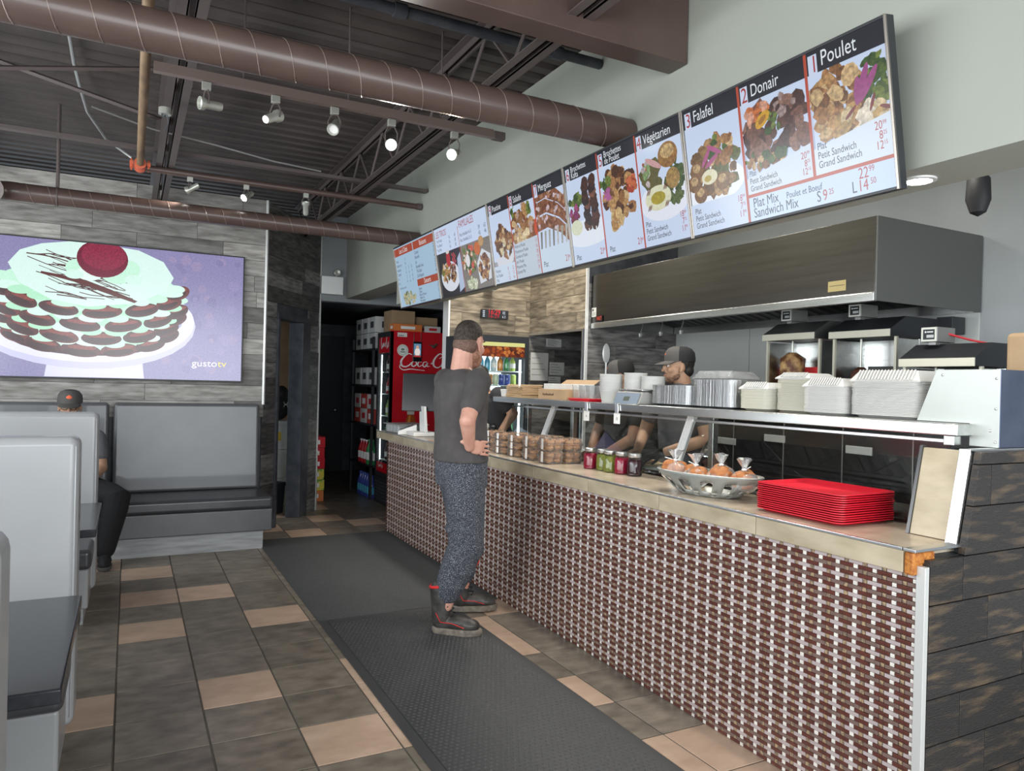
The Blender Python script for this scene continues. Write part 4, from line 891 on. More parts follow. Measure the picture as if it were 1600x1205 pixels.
p = Print(.09, .16); p.rect(0, .09, 0, .16, (.35, .50, .62)); p.ell(.045, .06, .035, .05, (.85, .80, .78)); p.ell(.045, .12, .018, .02, (.75, .6, .5)); p.rect(0, .09, 0, .02, (.6, .2, .2)); p.build('picture', 'small_screen', t, (0, -.0125, .055))
for s in (-1, 1): MB().tube([(s * .045, -.004, .24), (s * .045, -.004, .35)], .003, 5).build('strap', 'phone_black', t)
mk('bird', (.10, .07, .05), .6)
tag(MB().ell((3.28, 8.368, 1.93), (.03, .008, .02)).ell((3.25, 8.368, 1.945), (.03, .006, .008)).ell((3.31, 8.368, 1.955), (.022, .006, .012)).build('bird_magnet', 'bird', smooth=True), 'small dark magnet on the red fridge side', 'magnet')
# bottles and cans in the fridge, one prototype of each kind
def bottle(name, mat, cap, h, r, label, loc, cat='bottle', group=None, lab='white_ink', neck=.36):
    t = empty(name, loc, 0, label, cat, group)
    MB().lathe([(.0, 0), (r * .9, 0), (r, .006), (r, h * .55), (r * .9, h * .62), (r * neck, h * .82), (r * neck, h * .93)], n=12).build('glass_body', mat, t, smooth=True)
    MB().lathe([(r * neck * 1.15, h * .925), (r * neck * 1.15, h), (0, h)], n=12).build('cap', cap, t, smooth=True)
    MB().lathe([(r * 1.02, h * .18), (r * 1.02, h * .48)], n=12, cap=False).build('label', lab, t, smooth=True)
    return t
def can(name, mat, loc, label, group, h=.11, r=.03):
    t = empty(name, loc, 0, label, 'can', group)
    MB().lathe([(.0, 0), (r * .8, 0), (r, .008), (r, h - .012), (r * .82, h - .003)], n=12).build('can_body', mat, t, smooth=True)
    MB().lathe([(r * .82, h - .003), (r * .82, h), (r * .7, h - .003), (0, h - .003)], n=12, cap=False).build('can_lid', 'aluminium', t, smooth=True)
    return t
for n_, c_ in (('drink_cola', (.10, .03, .02)), ('drink_green', (.05, .30, .10)), ('drink_blue', (.10, .42, .62)), ('drink_orange', (.70, .28, .05)), ('drink_clear', (.62, .78, .82)), ('drink_red', (.55, .03, .04)),
               ('drink_lime', (.42, .58, .12)), ('drink_yellow', (.80, .55, .06)), ('drink_navy', (.06, .10, .42)), ('drink_pale', (.62, .75, .55))): mk(n_, c_, .15, coat=.5)
mk('cap_red', (.6, .03, .04), .4); mk('cap_green', (.08, .35, .12), .4)
lv = [('drink_cola', 'cap_red', 'dark cola bottle'), ('drink_red', 'cap_red', 'red drink bottle'), ('drink_lime', 'cap_green', 'lime drink bottle'), ('drink_green', 'cap_green', 'green drink bottle'), ('drink_cola', 'cap_red', 'brown drink bottle')]
for k, (m_, c_, l_) in enumerate(lv):
    z = .531 + (4 - k) * .27; pr_ = None
    for j in range(4):
        loc = (2.74 + .11, 8.36 + .12 + j * .088, z); lab = '%s on shelf %s of the red fridge' % (l_, ('one from the top', 'two from the top', 'three from the top', 'four from the top', 'five from the top')[k])
        if pr_ is None: pr_ = bottle('drink_bottle', m_, c_, .20, .032, lab, loc, group='bottles on fridge shelf %d' % (k + 1), lab='white_ink' if k != 3 else 'drink_green')
        else: copy_tree(pr_, loc)
# black shelving with boxes behind the fridge
mk('box_white', (.66, .66, .64), .7, 0, (.58, .58, .56), scale=8); mk('box_red', (.52, .06, .05), .6); mk('box_blue', (.05, .08, .38), .3, coat=.6); mk('box_orange', (.70, .20, .05), .6); mk('box_green', (.16, .36, .08), .5, 0, (.70, .60, .06), scale=9, lo=.48, hi=.52)
sh = empty('storage_shelf', (2.70, 8.97, 0), 0, 'black storage shelving stacked with boxes behind the red fridge', 'shelf')
for x in (0, .44):
    for y in (0, .93): MB().box(x, x + .03, y, y + .03, 0, 2.05).build('upright', 'black_paint', sh)
for z in (.40, .92, 1.42, 1.88): MB().box(0, .47, 0, .96, z, z + .025).build('board', 'black_paint', sh, bev=.003)
def carton(x, y, z, a, b, h, mat, label, mark=None, group=None):
    t = empty('carton', (x, y, z), 0, label, 'box', group)
    MB().box(0, a, 0, b, 0, h).build('carton_body', mat, t, bev=.003)
    if mark: [m_.build('printed_mark', mark, t) for m_ in (MB().box(-.0012, 0, b * .25, b * .75, h * .3, h * .7), MB().box(a * .25, a * .75, -.0012, 0, h * .3, h * .7))]
    MB().box(a * .46, a * .54, -.0008, b + .0008, h, h + .0008).build('tape', 'cardboard', t)
    return t
for j in range(3):
    for k in range(2): carton(2.735, 9.005 + j * .295, 1.906 + k * .206, .35, .27, .20, 'box_white', 'white carton with dark print in the %s row on the top board' % ('lower', 'upper')[k], 'charcoal', 'white cartons on the top board %d' % k)
for j in range(3): carton(2.735, 9.005 + j * .295, 1.446, .35, .27, .22, 'box_white', 'white carton on the board second from the top', 'charcoal', 'white cartons on the second board')
for j in range(3):
    for k in range(2): carton(2.735, 9.005 + j * .295, .946 + k * .19, .35, .27, .185, ('box_red', 'box_white')[(j + k) % 2], '%s carton in the %s row of the middle board, place %s from the fridge' % (('red', 'white')[(j + k) % 2], ('lower', 'upper')[k], ('one', 'two', 'three')[j]), 'white_ink' if (j + k) % 2 == 0 else 'cap_red')
g0 = bottle('soda_bottle', 'drink_green', 'cap_green', .32, .05, 'large green soda bottle on the lowest board', (2.76, 9.06, .426), group='green soda bottles')
copy_tree(g0, (2.76, 9.19, .426)); copy_tree(g0, (2.87, 9.06, .426)); copy_tree(g0, (2.87, 9.19, .426))
r0 = bottle('soda_bottle', 'drink_red', 'white_ink', .30, .045, 'large red soda bottle on the lowest board', (2.76, 9.33, .426), group='red soda bottles'); copy_tree(r0, (2.76, 9.45, .426)); copy_tree(r0, (2.76, 9.57, .426))
b0 = bottle('water_bottle', 'box_blue', 'box_blue', .30, .048, 'blue wrapped water bottle in a pack under the shelf', (2.76, 9.06, .0), group='blue wrapped water bottles', lab='drink_blue', neck=.5)
for j in range(1, 6): copy_tree(b0, (2.76, 9.06 + j * .10, .0))
# cartons on top of the fridge
carton(2.80, 8.56, 2.10, .30, .30, .26, 'cardboard', 'tall brown carton at the back on the red fridge')
carton(3.12, 8.62, 2.10, .30, .26, .20, 'cardboard', 'lower brown carton beside the tall one on the fridge')
carton(2.77, 8.38, 2.10, .36, .16, .085, 'box_orange', 'flat orange carton with a white label on the fridge', 'white_ink')
carton(3.17, 8.38, 2.10, .20, .14, .075, 'box_white', 'small pale carton with a red spot on the fridge', 'cap_red')
# soda cases beside the doorway
cz = [('box_orange', 'orange soda case at the bottom of the pile by the door post'), ('box_green', 'yellow and green soda case second from the floor'), ('box_green', 'yellow and green soda case third from the floor'), ('coke_red', 'red soda case fourth from the floor'), ('coke_red', 'red soda case second from the top of the pile'), ('coke_red', 'red soda case on top of the pile')]
for k, (m_, l_) in enumerate(cz):
    carton(1.90 + .006 * (k % 2), 9.06, .132 * k, .25, .36, .130, m_, l_, 'white_ink')
# storeroom things
mk('pail_white', (.66, .66, .63), .45); mk('green_plastic', (.10, .36, .10), .4); mk('bag_black', (.015, .015, .017), .6, bump=.4, bscale=12)
for k, l_ in enumerate(('white pail at the bottom of the storeroom stack', 'white pail in the middle of the storeroom stack', 'white pail on top of the stack under the black bag')):
    t = empty('pail', (1.56, 8.95, .335 * k), 0, l_, 'pail')
    MB().lathe([(.0, 0), (.12, 0), (.138, .29), (.146, .292), (.146, .315), (.13, .315)], n=28).build('pail_body', 'pail_white', t, smooth=True)
    MB().lathe([(.149, .305), (.149, .330), (0, .332)], n=28).build('pail_lid', 'pail_white', t, smooth=True)
    MB().tube([(.142 * math.cos(a), .142 * math.sin(a), .28 - .10 * math.sin((a + .4) / 2.4 * PI) if 0 <= a + .4 <= 2.4 else .28) for a in np.linspace(-.4 - PI / 2, 2.0 - PI / 2, 14)], .003, 5).build('bail_handle', 'pail_white', t)
    MB().prism([(.139 * math.cos(a), .139 * math.sin(a), .10) for a in np.linspace(-2.2, -1.4, 6)], (0, 0, .1)).build('pail_label', 'drink_yellow' if k == 2 else 'box_white', t)
t = empty('black_bag', (1.56, 8.95, 1.012), 0, 'slumped black sports bag on top of the pails', 'bag')
MB().ell((0, 0, .17), (.15, .12, .18), 16, 10).ell((.03, -.03, .30), (.09, .08, .10)).build('bag_body', 'bag_black', t, smooth=True)
mb = MB(); stroke(mb, [(-.03, .05), (-.015, .02), (.015, .02), (.03, .05)], .012, .006); stroke(mb, [(-.03, -.01), (-.015, .02), (.015, .02), (.03, -.01)], .012, .006)
o = mb.build('bag_logo', 'white_ink', t); o.location = (.07, -.118, .16); o.rotation_euler = (0, 0, .6)
t = empty('broom', (1.72, 8.70, 0), 0, 'green broom leaning in the storeroom doorway', 'broom')
MB().cyl((0, 0, .10), (.03, .10, 1.42), .011, n=10).build('handle', 'green_plastic', t, smooth=True)
MB().prism([(-.10, -.025, 0), (.10, -.025, 0), (.05, -.02, .11), (-.05, -.02, .11)], (0, .045, 0)).build('bristles', 'cap_green', t, bev=.006)
tag(bx('cardboard_sheet', 1.25, 1.86, 9.30, 9.32, .0, 2.2, 'cardboard'), 'tall brown cardboard sheet leaning in the storeroom', 'cardboard')
tag(MB().lathe([(.0, 0), (.11, 0), (.13, .30), (.14, .30), (.14, .34), (0, .36)], (1.44, 8.42, 0), 4, T=None).build('waste_bin', 'black_paint', bev=.01), 'small black bin inside the storeroom doorway', 'bin')

# ------------------------------------------------------------------ kitchen: hood, back table, broilers
mk('hood_steel', (.14, .132, .125), .27, 1.0, (.115, .108, .103), scale=30, stretch=(1, .04, 1)); mk('hood_side', (.13, .135, .13), .4, .6)
HX, HY0, HY1, HZ0, HZ1 = 3.57, 2.62, 5.375, 2.0, 2.462
hd = empty('exhaust_hood', (HX, HY0, HZ0), 0, 'long stainless steel exhaust hood over the broilers', 'exhaust hood')
D = XK - .006 - HX; Lh = HY1 - HY0; H = HZ1 - HZ0
MB().box(0, .012, 0, Lh, .045, H).build('front_panel', 'hood_steel', hd, bev=.003)
MB().prism([(-.006, 0, 0), (.03, 0, 0), (.012, 0, .06), (-.006, 0, .045)], (0, Lh, 0)).build('front_lip', 'steel', hd, bev=.003)
MB().box(0, D, -.010, .0, .0, H).build('side_panel', 'hood_side', hd, bev=.002); MB().box(.012, D, Lh - .012, Lh, 0, H).build('side_panel', 'hood_side', hd)
MB().box(.012, D, 0, Lh - .012, H - .012, H).build('top_panel', 'hood_side', hd)
MB().box(D - .05, D, .01, Lh - .02, .0, .06).build('grease_trough', 'steel', hd)
mk('filter_dark', (.06, .06, .058), .45, .7)
MB().prism([(.10, .01, .24), (.12, .01, .26), (D - .04, .01, .08), (D - .06, .01, .06)], (0, Lh - .03, 0)).build('filter_backing', 'black_paint', hd)
k = int((Lh - .1) / .095)
sa = Vector((.12, 0, .235)); sb = Vector((D - .07, 0, .06)); pf = None
for i in range(k):
    if pf is None: pf = MB().prism([tuple(sa), tuple(sa + Vector((.012, 0, .014))), tuple(sb + Vector((.012, 0, .014))), tuple(sb)], (0, .045, 0)).build('filter_baffle', 'filter_dark', hd, bev=.003); o = pf
    else: o = pf.copy(); C.objects.link(o)
    o.location = (0, .04 + i * .095, -.004)
for y in (1.9, 2.15, 2.42): MB().tube([(.3, y, .26), (.3, y, .02), (.28, y, -.05)], .008, 6).lathe([(.012, -.03), (.018, 0), (0, .0)], (.28, y, -.045), 10).build('nozzle', 'steel', hd, smooth=True)
p = Print(.10, .05); p.rect(0, .10, 0, .05, (.05, .04, .04)); p.text('FAST', .05, .012, .036, (.95, .28, .12), 'c'); o = p.build('lit_sign', 'small_screen', hd); o.location = (-.0075, 2.62, .055); o.rotation_euler = (0, 0, -PI / 2)
p = Print(.07, .08); p.rect(0, .07, 0, .08, (.80, .80, .77)); p.rect(.01, .03, .05, .07, (.15, .15, .15)); p.rect(.01, .06, .015, .02, (.4, .4, .4)); p.rect(.01, .06, .03, .035, (.4, .4, .4)); o = p.build('notice', 'ink', hd); o.location = (-.001, 2.71, .10); o.rotation_euler = (0, 0, -PI / 2)
p = Print(.12, .06); p.rect(0, .12, 0, .06, (.62, .56, .38)); p.rect(.01, .11, .03, .035, (.4, .35, .25)); o = p.build('sticker', 'ink', hd); o.location = (-.001, .24, .075); o.rotation_euler = (0, 0, -PI / 2)
bt = empty('back_table', (3.86, 2.0, 0), 0, 'stainless work table along the kitchen back wall', 'work table')
MB().box(0, .66, 0, 3.38, .86, .90).build('table_top', 'steel', bt, bev=.004); MB().box(.02, .64, .02, 3.36, .25, .28).build('lower_shelf', 'steel', bt)
for x in (.03, .6):
    for y in (.04, 1.7, 3.3): MB().cyl((x, y, 0), (x, y, .86), .022, n=12).build('leg', 'steel', bt, smooth=True)
mk('meat_chicken', (.58, .36, .16), .5, 0, (.14, .05, .02), scale=14, detail=5, lo=.42, hi=.6, bump=.6, bscale=30); mk('meat_dark', (.16, .06, .03), .5, 0, (.06, .02, .012), scale=16, bump=.8, bscale=34)
mk('black_gloss', (.012, .013, .014), .22); mk('plate_grey', (.5, .51, .5), .4, .3); mk('burner_red', (.60, .04, .045), .5, emit=.25); mk('motor_grey', (.30, .30, .29), .4, .6); mk('cream_enamel', (.58, .56, .46), .4, .3)
def broiler(x, yc, w, ztop, zmeat, rm, hm, mat, spit_y, label, canopy, red=True):
    """vertical broiler: x is the lip, yc the middle; spit in front of burners"""
    t = empty('vertical_broiler', (x, yc, .90), 0, label, 'broiler', 'vertical broilers in a row under the hood'); z = ztop - .90; h = w / 2
    MB().box(.30, .50, -h, h, 0, z).build('burner_cabinet', 'steel', t, bev=.004)
    MB().box(-.02, .52, -h, h, 0, .05).build('drip_tray', 'steel', t, bev=.006)
    MB().prism([(0, -h - .02, z), (.0, -h - .02, z + .045), (.14, -h - .02, z + .125), (.50, -h - .02, z + .125), (.50, -h - .02, z)], (0, w + .04, 0)).build('canopy', canopy, t, bev=.002)
    MB().box(-.008, .0, -h - .02, h + .02, z - .002, z + .042).build('canopy_lip', 'cream_enamel', t, bev=.002)
    for s in (-1, 1):
        q = [(.30, s * h), (.30, s * h - s * .012), (.06, s * (h + .015)), (.06, s * (h + .027))]
        MB().prism([(a, b, .05) for a, b in q], (0, 0, z - .06)).build('wing_panel', 'steel', t)
        MB().box(.045, .062, s * (h + .02) - .008, s * (h + .02) + .008, .05, z).build('wing_edge', 'cream_enamel', t)
    for k in range(3):
        MB().box(.285, .30, -h + .05, h - .05, .12 + k * .24, .12 + k * .24 + .17).build('burner', 'burner_red' if red and k == 2 else 'filter_dark', t, bev=.003)
    sy = spit_y - yc
    MB().cyl((.14, sy, .05), (.14, sy, z + .13), .008, n=10).build('spit', 'cream_metal', t, smooth=True)
    m = MB(); rr = random.Random(int(yc * 100)); R = []
    for i in range(13):
        s = i / 12; rad = rm * (.75 + .35 * math.sin(min(s * 1.35, 1) * PI * .62)) * (1 if 0 < i < 12 else .35)
        R.append([Vector((.14 + rad * rr.uniform(.9, 1.08) * math.cos(a), sy + rad * rr.uniform(.9, 1.08) * math.sin(a), zmeat - .90 - hm + hm * s)) for a in np.linspace(0, 2 * PI, 17)[:-1]])
    m.rings(R).build('meat_cone', mat, t, smooth=60)
    MB().box(.07, .23, sy - .045, sy + .045, z + .135, z + .215).build('motor_box', 'motor_grey', t, bev=.003)
    pp = Print(.085, .075); pp.rect(0, .085, 0, .075, (.78, .79, .76)); pp.rect(.01, .075, .01, .065, (.10, .12, .14)); pp.rect(.03, .07, .02, .035, (.7, .72, .72)); pp.ell(.024, .051, .005, .005, (.85, .86, .86)); pp.rect(.032, .066, .048, .054, (.85, .86, .86))
    o = pp.build('motor_plate', 'ink', t); o.location = (.0685, sy, z + .1375); o.rotation_euler = (0, 0, -PI / 2)
    MB().box(.10, .30, sy - .02, sy + .02, z + .12, z + .137).build('motor_arm', 'motor_grey', t)
    return t
broiler(3.95, 3.545, .40, 1.846, 1.766, .078, .50, 'meat_chicken', 3.625, 'broiler with a big cone of chicken, farthest of the three', 'hood_side')
broiler(3.95, 3.00, .385, 1.838, 1.66, .055, .40, 'meat_dark', 3.085, 'broiler with a nearly bare spit, middle of the three', 'black_paint', False)
broiler(3.75, 2.385, .37, 1.648, 1.45, .05, .30, 'meat_dark', 2.47, 'lower broiler with a black canopy beside the grey wall', 'black_paint', False)
t = empty('equipment_guard', (3.66, 1.95, .0), 0, 'black equipment front with white label plates behind the glass', 'equipment')
MB().box(0, .03, 0, 2.15, .25, 1.36).build('black_panel', 'black_gloss', t, bev=.004); MB().box(-.02, .05, 0, 2.15, 1.36, 1.375).build('top_edge', 'motor_grey', t)
for y in (.0, 2.11): MB().box(0, .03, y, y + .04, 0, .25).build('leg', 'black_gloss', t)
for y, z in ((.72, 1.15), (1.33, 1.17), (1.75, 1.12)): MB().box(-.006, 0, y, y + .17, z, z + .045).build('label_plate', 'plate_grey', t, bev=.002)
for k in range(5): MB().box(-.004, 0, .05 + k * .43, .056 + k * .43, .3, 1.34).build('joint_strip', 'motor_grey', t)
tag(MB().tube([(3.92, 2.43, 1.83), (4.05, 2.38, 1.80), (4.2, 2.30, 1.77), (4.35, 2.2, 1.77)], .006, 6).build('motor_cord', 'cap_red', smooth=True), 'red cord trailing from the lowest broiler motor', 'cord')
tag(bx('control_box', 4.40, 4.53, 2.70, 2.80, 1.87, 1.975, 'black_paint', bev=.004), 'black control box on the steel kitchen wall', 'control box')
t = empty('wrapped_box', (3.345, 1.60, 1.312), 0, 'brown wrapped parcel with a white barcode label at the right edge', 'parcel')
MB().box(0, .25, 0, .22, 0, .46).build('parcel_body', 'cardboard', t, bev=.02, seg=3)
p = Print(.14, .12); p.rect(0, .14, 0, .12, (.85, .85, .84)); [p.rect(.03 + .008 * i, .034 + .008 * i, .05, .09, (.1, .1, .1)) for i in range(10)]; p.ell(.04, .025, .012, .012, (.1, .1, .1)); o = p.build('barcode_label', 'ink', t); o.location = (.12, -.001, .17)
tag(MB().lathe([(.0, -.12), (.035, -.10), (.055, -.04), (.05, .06), (.02, .10)], (3.6, 2.10, 2.48), 14).build('hanging_speaker', 'bag_black', smooth=True), 'black rounded speaker hanging from the dark ceiling', 'speaker')
tag(MB().tube([(3.6, 2.10, 2.57), (3.6, 2.10, 3.375)], .006, 6).build('speaker_cable', 'black_paint'), 'black cable holding the rounded speaker', 'cable')
struct(bx('ceiling_kitchen', 2.47, XK, -2.4, 6.40, 3.30, 3.375, 'black_paint'), 'black ceiling over the kitchen')
# spatula on the alcove wall
t = empty('spatula', (3.74, 5.375, 1.66), 0, 'white rounded spatula hung on the dark plank wall', 'spatula')
MB().ell((0, 0, .13), (.04, .006, .09), 14, 8).build('blade', 'white_metal', t, smooth=True); MB().cyl((0, 0, .05), (0, 0, -.18), .008, n=8).build('handle', 'white_metal', t)

# ------------------------------------------------------------------ second drinks cooler
co = empty('drinks_cooler', (2.93, 5.87, 0), 0, 'black glass door cooler with lit shelves under the clock', 'cooler')
MB().box(-.30, -.27, .03, .53, 0, 1.93).box(.27, .30, .03, .53, 0, 1.93).box(-.27, .27, .03, .53, 1.86, 1.93).box(-.27, .27, .03, .53, 0, .2).build('cabinet', 'black_paint', co)
MB().box(-.27, .27, .50, .53, .2, 1.86).build('back_lining', 'cool_glow', co)
dr = MB().box(-.30, -.262, 0, .03, .15, 1.93).box(.262, .30, 0, .03, .15, 1.93).box(-.262, .262, 0, .03, 1.87, 1.93).box(-.262, .262, 0, .03, .15, .2).build('door', 'black_paint', co)
MB().box(-.262, .262, .012, .018, .2, 1.74).build('glass', 'clear_glass', dr)
p = Print(.524, .13); p.rect(0, .524, 0, .13, (.42, .17, .05), .8); p.rect(0, .524, .095, .13, (.86, .85, .55)); rn = random.Random(2)
for i in range(50): p.blob(rn.uniform(.02, .5), rn.uniform(.01, .085), .018, rn.choice([(.60, .26, .06), (.32, .12, .04), (.75, .45, .2)]), .5, rn)
p.build('header_sign', 'small_screen', dr, (0, .010, 1.74))
MB().box(.225, .24, .035, .045, .25, 1.72).build('led_bar', 'led_strip', co)
for z in (.45, .75, 1.05, 1.30, 1.485, 1.615): MB().box(-.265, .265, .06, .50, z - .008, z).build('shelf', 'cooler_lining', co)
bc = [('drink_blue', 'pale blue bottle, first from the left'), ('drink_blue', 'pale blue bottle, second from the left'), ('drink_clear', 'clear bottle beside the blue ones'), ('drink_orange', 'orange drink bottle'), ('drink_green', 'green bottle beside the orange one'), ('drink_lime', 'dark bottle with a white label at the right')]
for i, (m_, l_) in enumerate(bc): bottle('cooler_bottle', m_, 'white_ink', .145, .026, l_ + ' in the cooler', (2.93 - .14 + i * .064, 5.96, 1.616), lab='white_ink' if i in (2, 5) else m_, group='bottles in the cooler')
cc = [('drink_yellow', 'yellow can at the left'), ('drink_yellow', 'yellow can beside the orange can'), ('drink_orange', 'orange can'), ('drink_pale', 'pale green can'), ('drink_navy', 'navy can beside the pale green can'), ('drink_navy', 'navy can beside the lime can'), ('drink_lime', 'lime can at the right')]
for i, (m_, l_) in enumerate(cc): can('drink_can', m_, (2.93 - .17 + i * .060, 5.96, 1.486), l_ + ' of the cooler row', 'cans in the cooler', .10, .027)
for k, z in enumerate((1.051, .751)):
    a = can('drink_can', 'drink_green', (2.80, 5.96, z), 'green can on the %s lit shelf of the cooler' % ('lower', 'lowest')[k], 'green cans on cooler shelf %d' % k, .10, .027)
    for i in range(1, 6): copy_tree(a, (2.80 + i * .06, 5.96, z))
# papers and camera near the clock wall
mk('paper', (.62, .62, .60), .8)
def paper(x0, x1, z0, z1, label, lines=6, y=CW - .0165):
    t = empty('paper_notice', ((x0 + x1) / 2, y, z0), 0, label, 'notice'); MB().box(-(x1 - x0) / 2, (x1 - x0) / 2, 0, .001, 0, z1 - z0).build('sheet', 'paper', t)
    pp = Print(x1 - x0, z1 - z0)
    for i in range(lines): pp.rect(.015, (x1 - x0) * (.55 + .35 * ((i * 7) % 5) / 5), (z1 - z0) * (1 - (i + 1) / (lines + 1)), (z1 - z0) * (1 - (i + 1) / (lines + 1)) + .004, (.35, .35, .36))
    pp.build('print_lines', 'ink', t, (0, -.0006, 0))
paper(3.72, 3.90, 1.885, 1.965, 'typed white notice at the top of the passage wall', 7)
paper(3.545, 3.75, 1.54, 1.82, 'large grey folded sheet on the passage wall', 4)
paper(3.765, 3.94, 1.60, 1.73, 'small handwritten note on the passage wall', 4)
paper(3.755, 3.90, 1.50, 1.585, 'grey slip under the handwritten note', 3)
t = empty('security_camera', (3.06, CW - .016, 2.44), 0, 'white dome security camera under the menu screens', 'camera')
MB().cyl((0, 0, 0), (0, -.03, 0), .05, n=20).build('base', 'white_metal', t, smooth=True)
MB().tube([(0, -.03, 0), (0, -.06, -.01), (.01, -.11, -.02)], [.045, .048, .036], 18).build('housing', 'white_metal', t, smooth=True); MB().ell((.012, -.112, -.02), (.03, .02, .03)).build('lens', 'phone_black', t, smooth=True)

# ------------------------------------------------------------------ things on the steel shelf
SZ = 1.3945
mk('foam', (.52, .52, .505), .5, rnd=(.97, 1.03)); mk('foam_cream', (.48, .465, .39), .5, rnd=(.97, 1.03)); mk('foil', (.75, .76, .77), .22, 1.0, (.5, .51, .52), scale=60, bump=.7, bscale=90)
mk('clear_plastic', (.9, .92, .93), .05, 0, trans=.9, ior=1.3); mk('paper_bag', (.48, .33, .19), .75, 0, (.40, .27, .15), scale=6)
def tray_mesh(w, d, h, rim, n=6, flute=0):
    """open nesting container: rounded rectangle walls with a rolled rim"""
    def ring(hw, hd, r, z):
        P = []
        for cx, cy, a0 in ((hw - r, hd - r, 0), (-hw + r, hd - r, PI / 2), (-hw + r, -hd + r, PI), (hw - r, -hd + r, 3 * PI / 2)):
            for i in range(n + 1):
                a = a0 + PI / 2 * i / n; q = r * (1 + (flute if i % 2 else 0)); P.append(Vector((cx + q * math.cos(a), cy + q * math.sin(a), z)))
        return P
    m = MB(); t = .0025
    m.rings([ring(w / 2 - .02, d / 2 - .02, .03, 0), ring(w / 2 - .006, d / 2 - .006, .035, h), ring(w / 2 + rim, d / 2 + rim, .038, h), ring(w / 2 + rim, d / 2 + rim, .038, h + .004), ring(w / 2 - .008, d / 2 - .008, .034, h + .004), ring(w / 2 - .022, d / 2 - .022, .029, t)], cap=True)
    return m
def lid_mesh(w, d, h, ribs):
    m = MB(); a, b = w / 2, d / 2; i_ = .03
    m.prism([(-a, -b, 0), (a, -b, 0), (a, b, 0), (-a, b, 0)], (0, 0, .006))
    vs = [(-a, -b, .006), (a, -b, .006), (a, b, .006), (-a, b, .006), (-a + i_, -b + i_, h), (a - i_, -b + i_, h), (a - i_, b - i_, h), (-a + i_, b - i_, h)]
    m.add(vs, [(0, 1, 5, 4), (1, 2, 6, 5), (2, 3, 7, 6), (3, 0, 4, 7), (4, 5, 6, 7)])
    for k in range(ribs):
        y = -b + i_ + (d - 2 * i_) * (k + .5) / ribs
        w2 = .27 * (d - 2 * i_) / ribs; m.prism([(-a + .002, y - w2, .008), (-a + .002, y + w2, .008), (-a + i_ + .001, y + w2, h + .001), (-a + i_ + .001, y - w2, h + .001)], (-.006, 0, .004))
    return m
def stack(name, x, y, w, d, n, dz, mat, label, group, h=.035, lid=None, rz=0, lidmat=None, ribs=12, lidlabel=None, cat='container'):
    o = tray_mesh(w, d, h, .006).build(name, mat, None, smooth=50); tag(o, label, cat, group); o.location = (x, y, SZ); o.rotation_euler = (0, 0, rz); me_ = o
    for k in range(1, n):
        c = me_.copy(); C.objects.link(c); c.location = (x + random.uniform(-.002, .002), y + random.uniform(-.002, .002), SZ + k * dz)
    zt = SZ + (n - 1) * dz + h + .0045
    if lid:
        o = lid_mesh(w + .01, d + .01, lid, ribs).build('upturned_container', lidmat or mat, None, bev=.004); tag(o, lidlabel, 'container'); o.location = (x, y, zt); o.rotation_euler = (0, 0, rz)
stack('foil_pan', 2.885, 3.36, .19, .34, 20, .0055, 'foil', 'foil pan in the lower stack next to the scale', 'foil pans, lower stack', .012)
stack('foil_pan', 2.885, 3.01, .19, .31, 25, .0058, 'foil', 'foil pan in the taller stack under a clear ribbed lid', 'foil pans, taller stack', .012, .045, 0, 'clear_plastic', 22, 'clear ribbed plastic container upside down on the taller foil stack')
stack('foam_bowl', 2.85, 2.705, .135, .19, 20, .0048, 'foam_cream', 'cream foam bowl in the small round stack', 'foam bowls, small stack', .012, .036, 0, 'foam', 10, 'white fluted container upside down on the small bowl stack')
stack('foam_tray', 2.92, 2.50, .19, .20, 27, .0056, 'foam_cream', 'cream foam tray in the tall stack behind the bowls', 'cream foam trays', .012, .03, 0, 'foam', 14, 'white fluted container upside down on the cream foam trays')
stack('foam_box', 2.86, 2.285, .17, .215, 21, .0054, 'foam', 'white foam box in the medium stack', 'white foam boxes, medium stack', .012, .042, 0, 'foam', 13, 'white fluted container upside down on the medium foam stack')
stack('foam_box', 2.905, 1.995, .23, .315, 25, .0056, 'foam', 'white foam box in the widest stack beside the end box', 'white foam boxes, widest stack', .012, .050, 0, 'foam', 18, 'large white fluted container upside down on the widest stack')
# white tubs, scale, cups, cartons and bags farther along
for j, (x, y, n) in enumerate(((2.80, 3.96, 11), (2.90, 3.83, 12), (2.93, 3.69, 10))):
    o = MB().lathe([(.0, 0), (.058, 0), (.072, .075), (.076, .075), (.076, .080), (.070, .080), (.055, .003), (0, .003)], n=22, cap=False).build('foam_tub', 'foam', smooth=50)
    tag(o, ('white foam tub in the front stack near the clear cups', 'white foam tub in the tallest stack of tubs', 'white foam tub in the stack behind the scale')[j], 'tub', 'foam tubs, stack %d' % j); o.location = (x, y, SZ)
    for k in range(1, n): c = o.copy(); C.objects.link(c); c.location = (x, y, SZ + k * .0105)
t = empty('kitchen_scale', (2.77, 3.665, SZ), 0, 'grey digital kitchen scale on the shelf edge', 'scale')
MB().prism([(-.075, -.13, 0), (.09, -.13, 0), (.09, -.13, .05), (.0, -.13, .075), (-.04, -.13, .075)], (0, .26, 0)).build('body', 'motor_grey', t, bev=.006)
MB().box(-.035, .12, -.12, .12, .080, .092).build('platform', 'steel', t, bev=.004)
p = Print(.24, .075); p.rect(0, .24, 0, .075, (.45, .50, .56)); p.rect(.09, .15, .02, .05, (.28, .31, .28)); o = p.build('display_panel', 'ink', t); o.location = (-.0765, 0, .001); o.rotation_euler = (-.435, 0, -PI / 2)
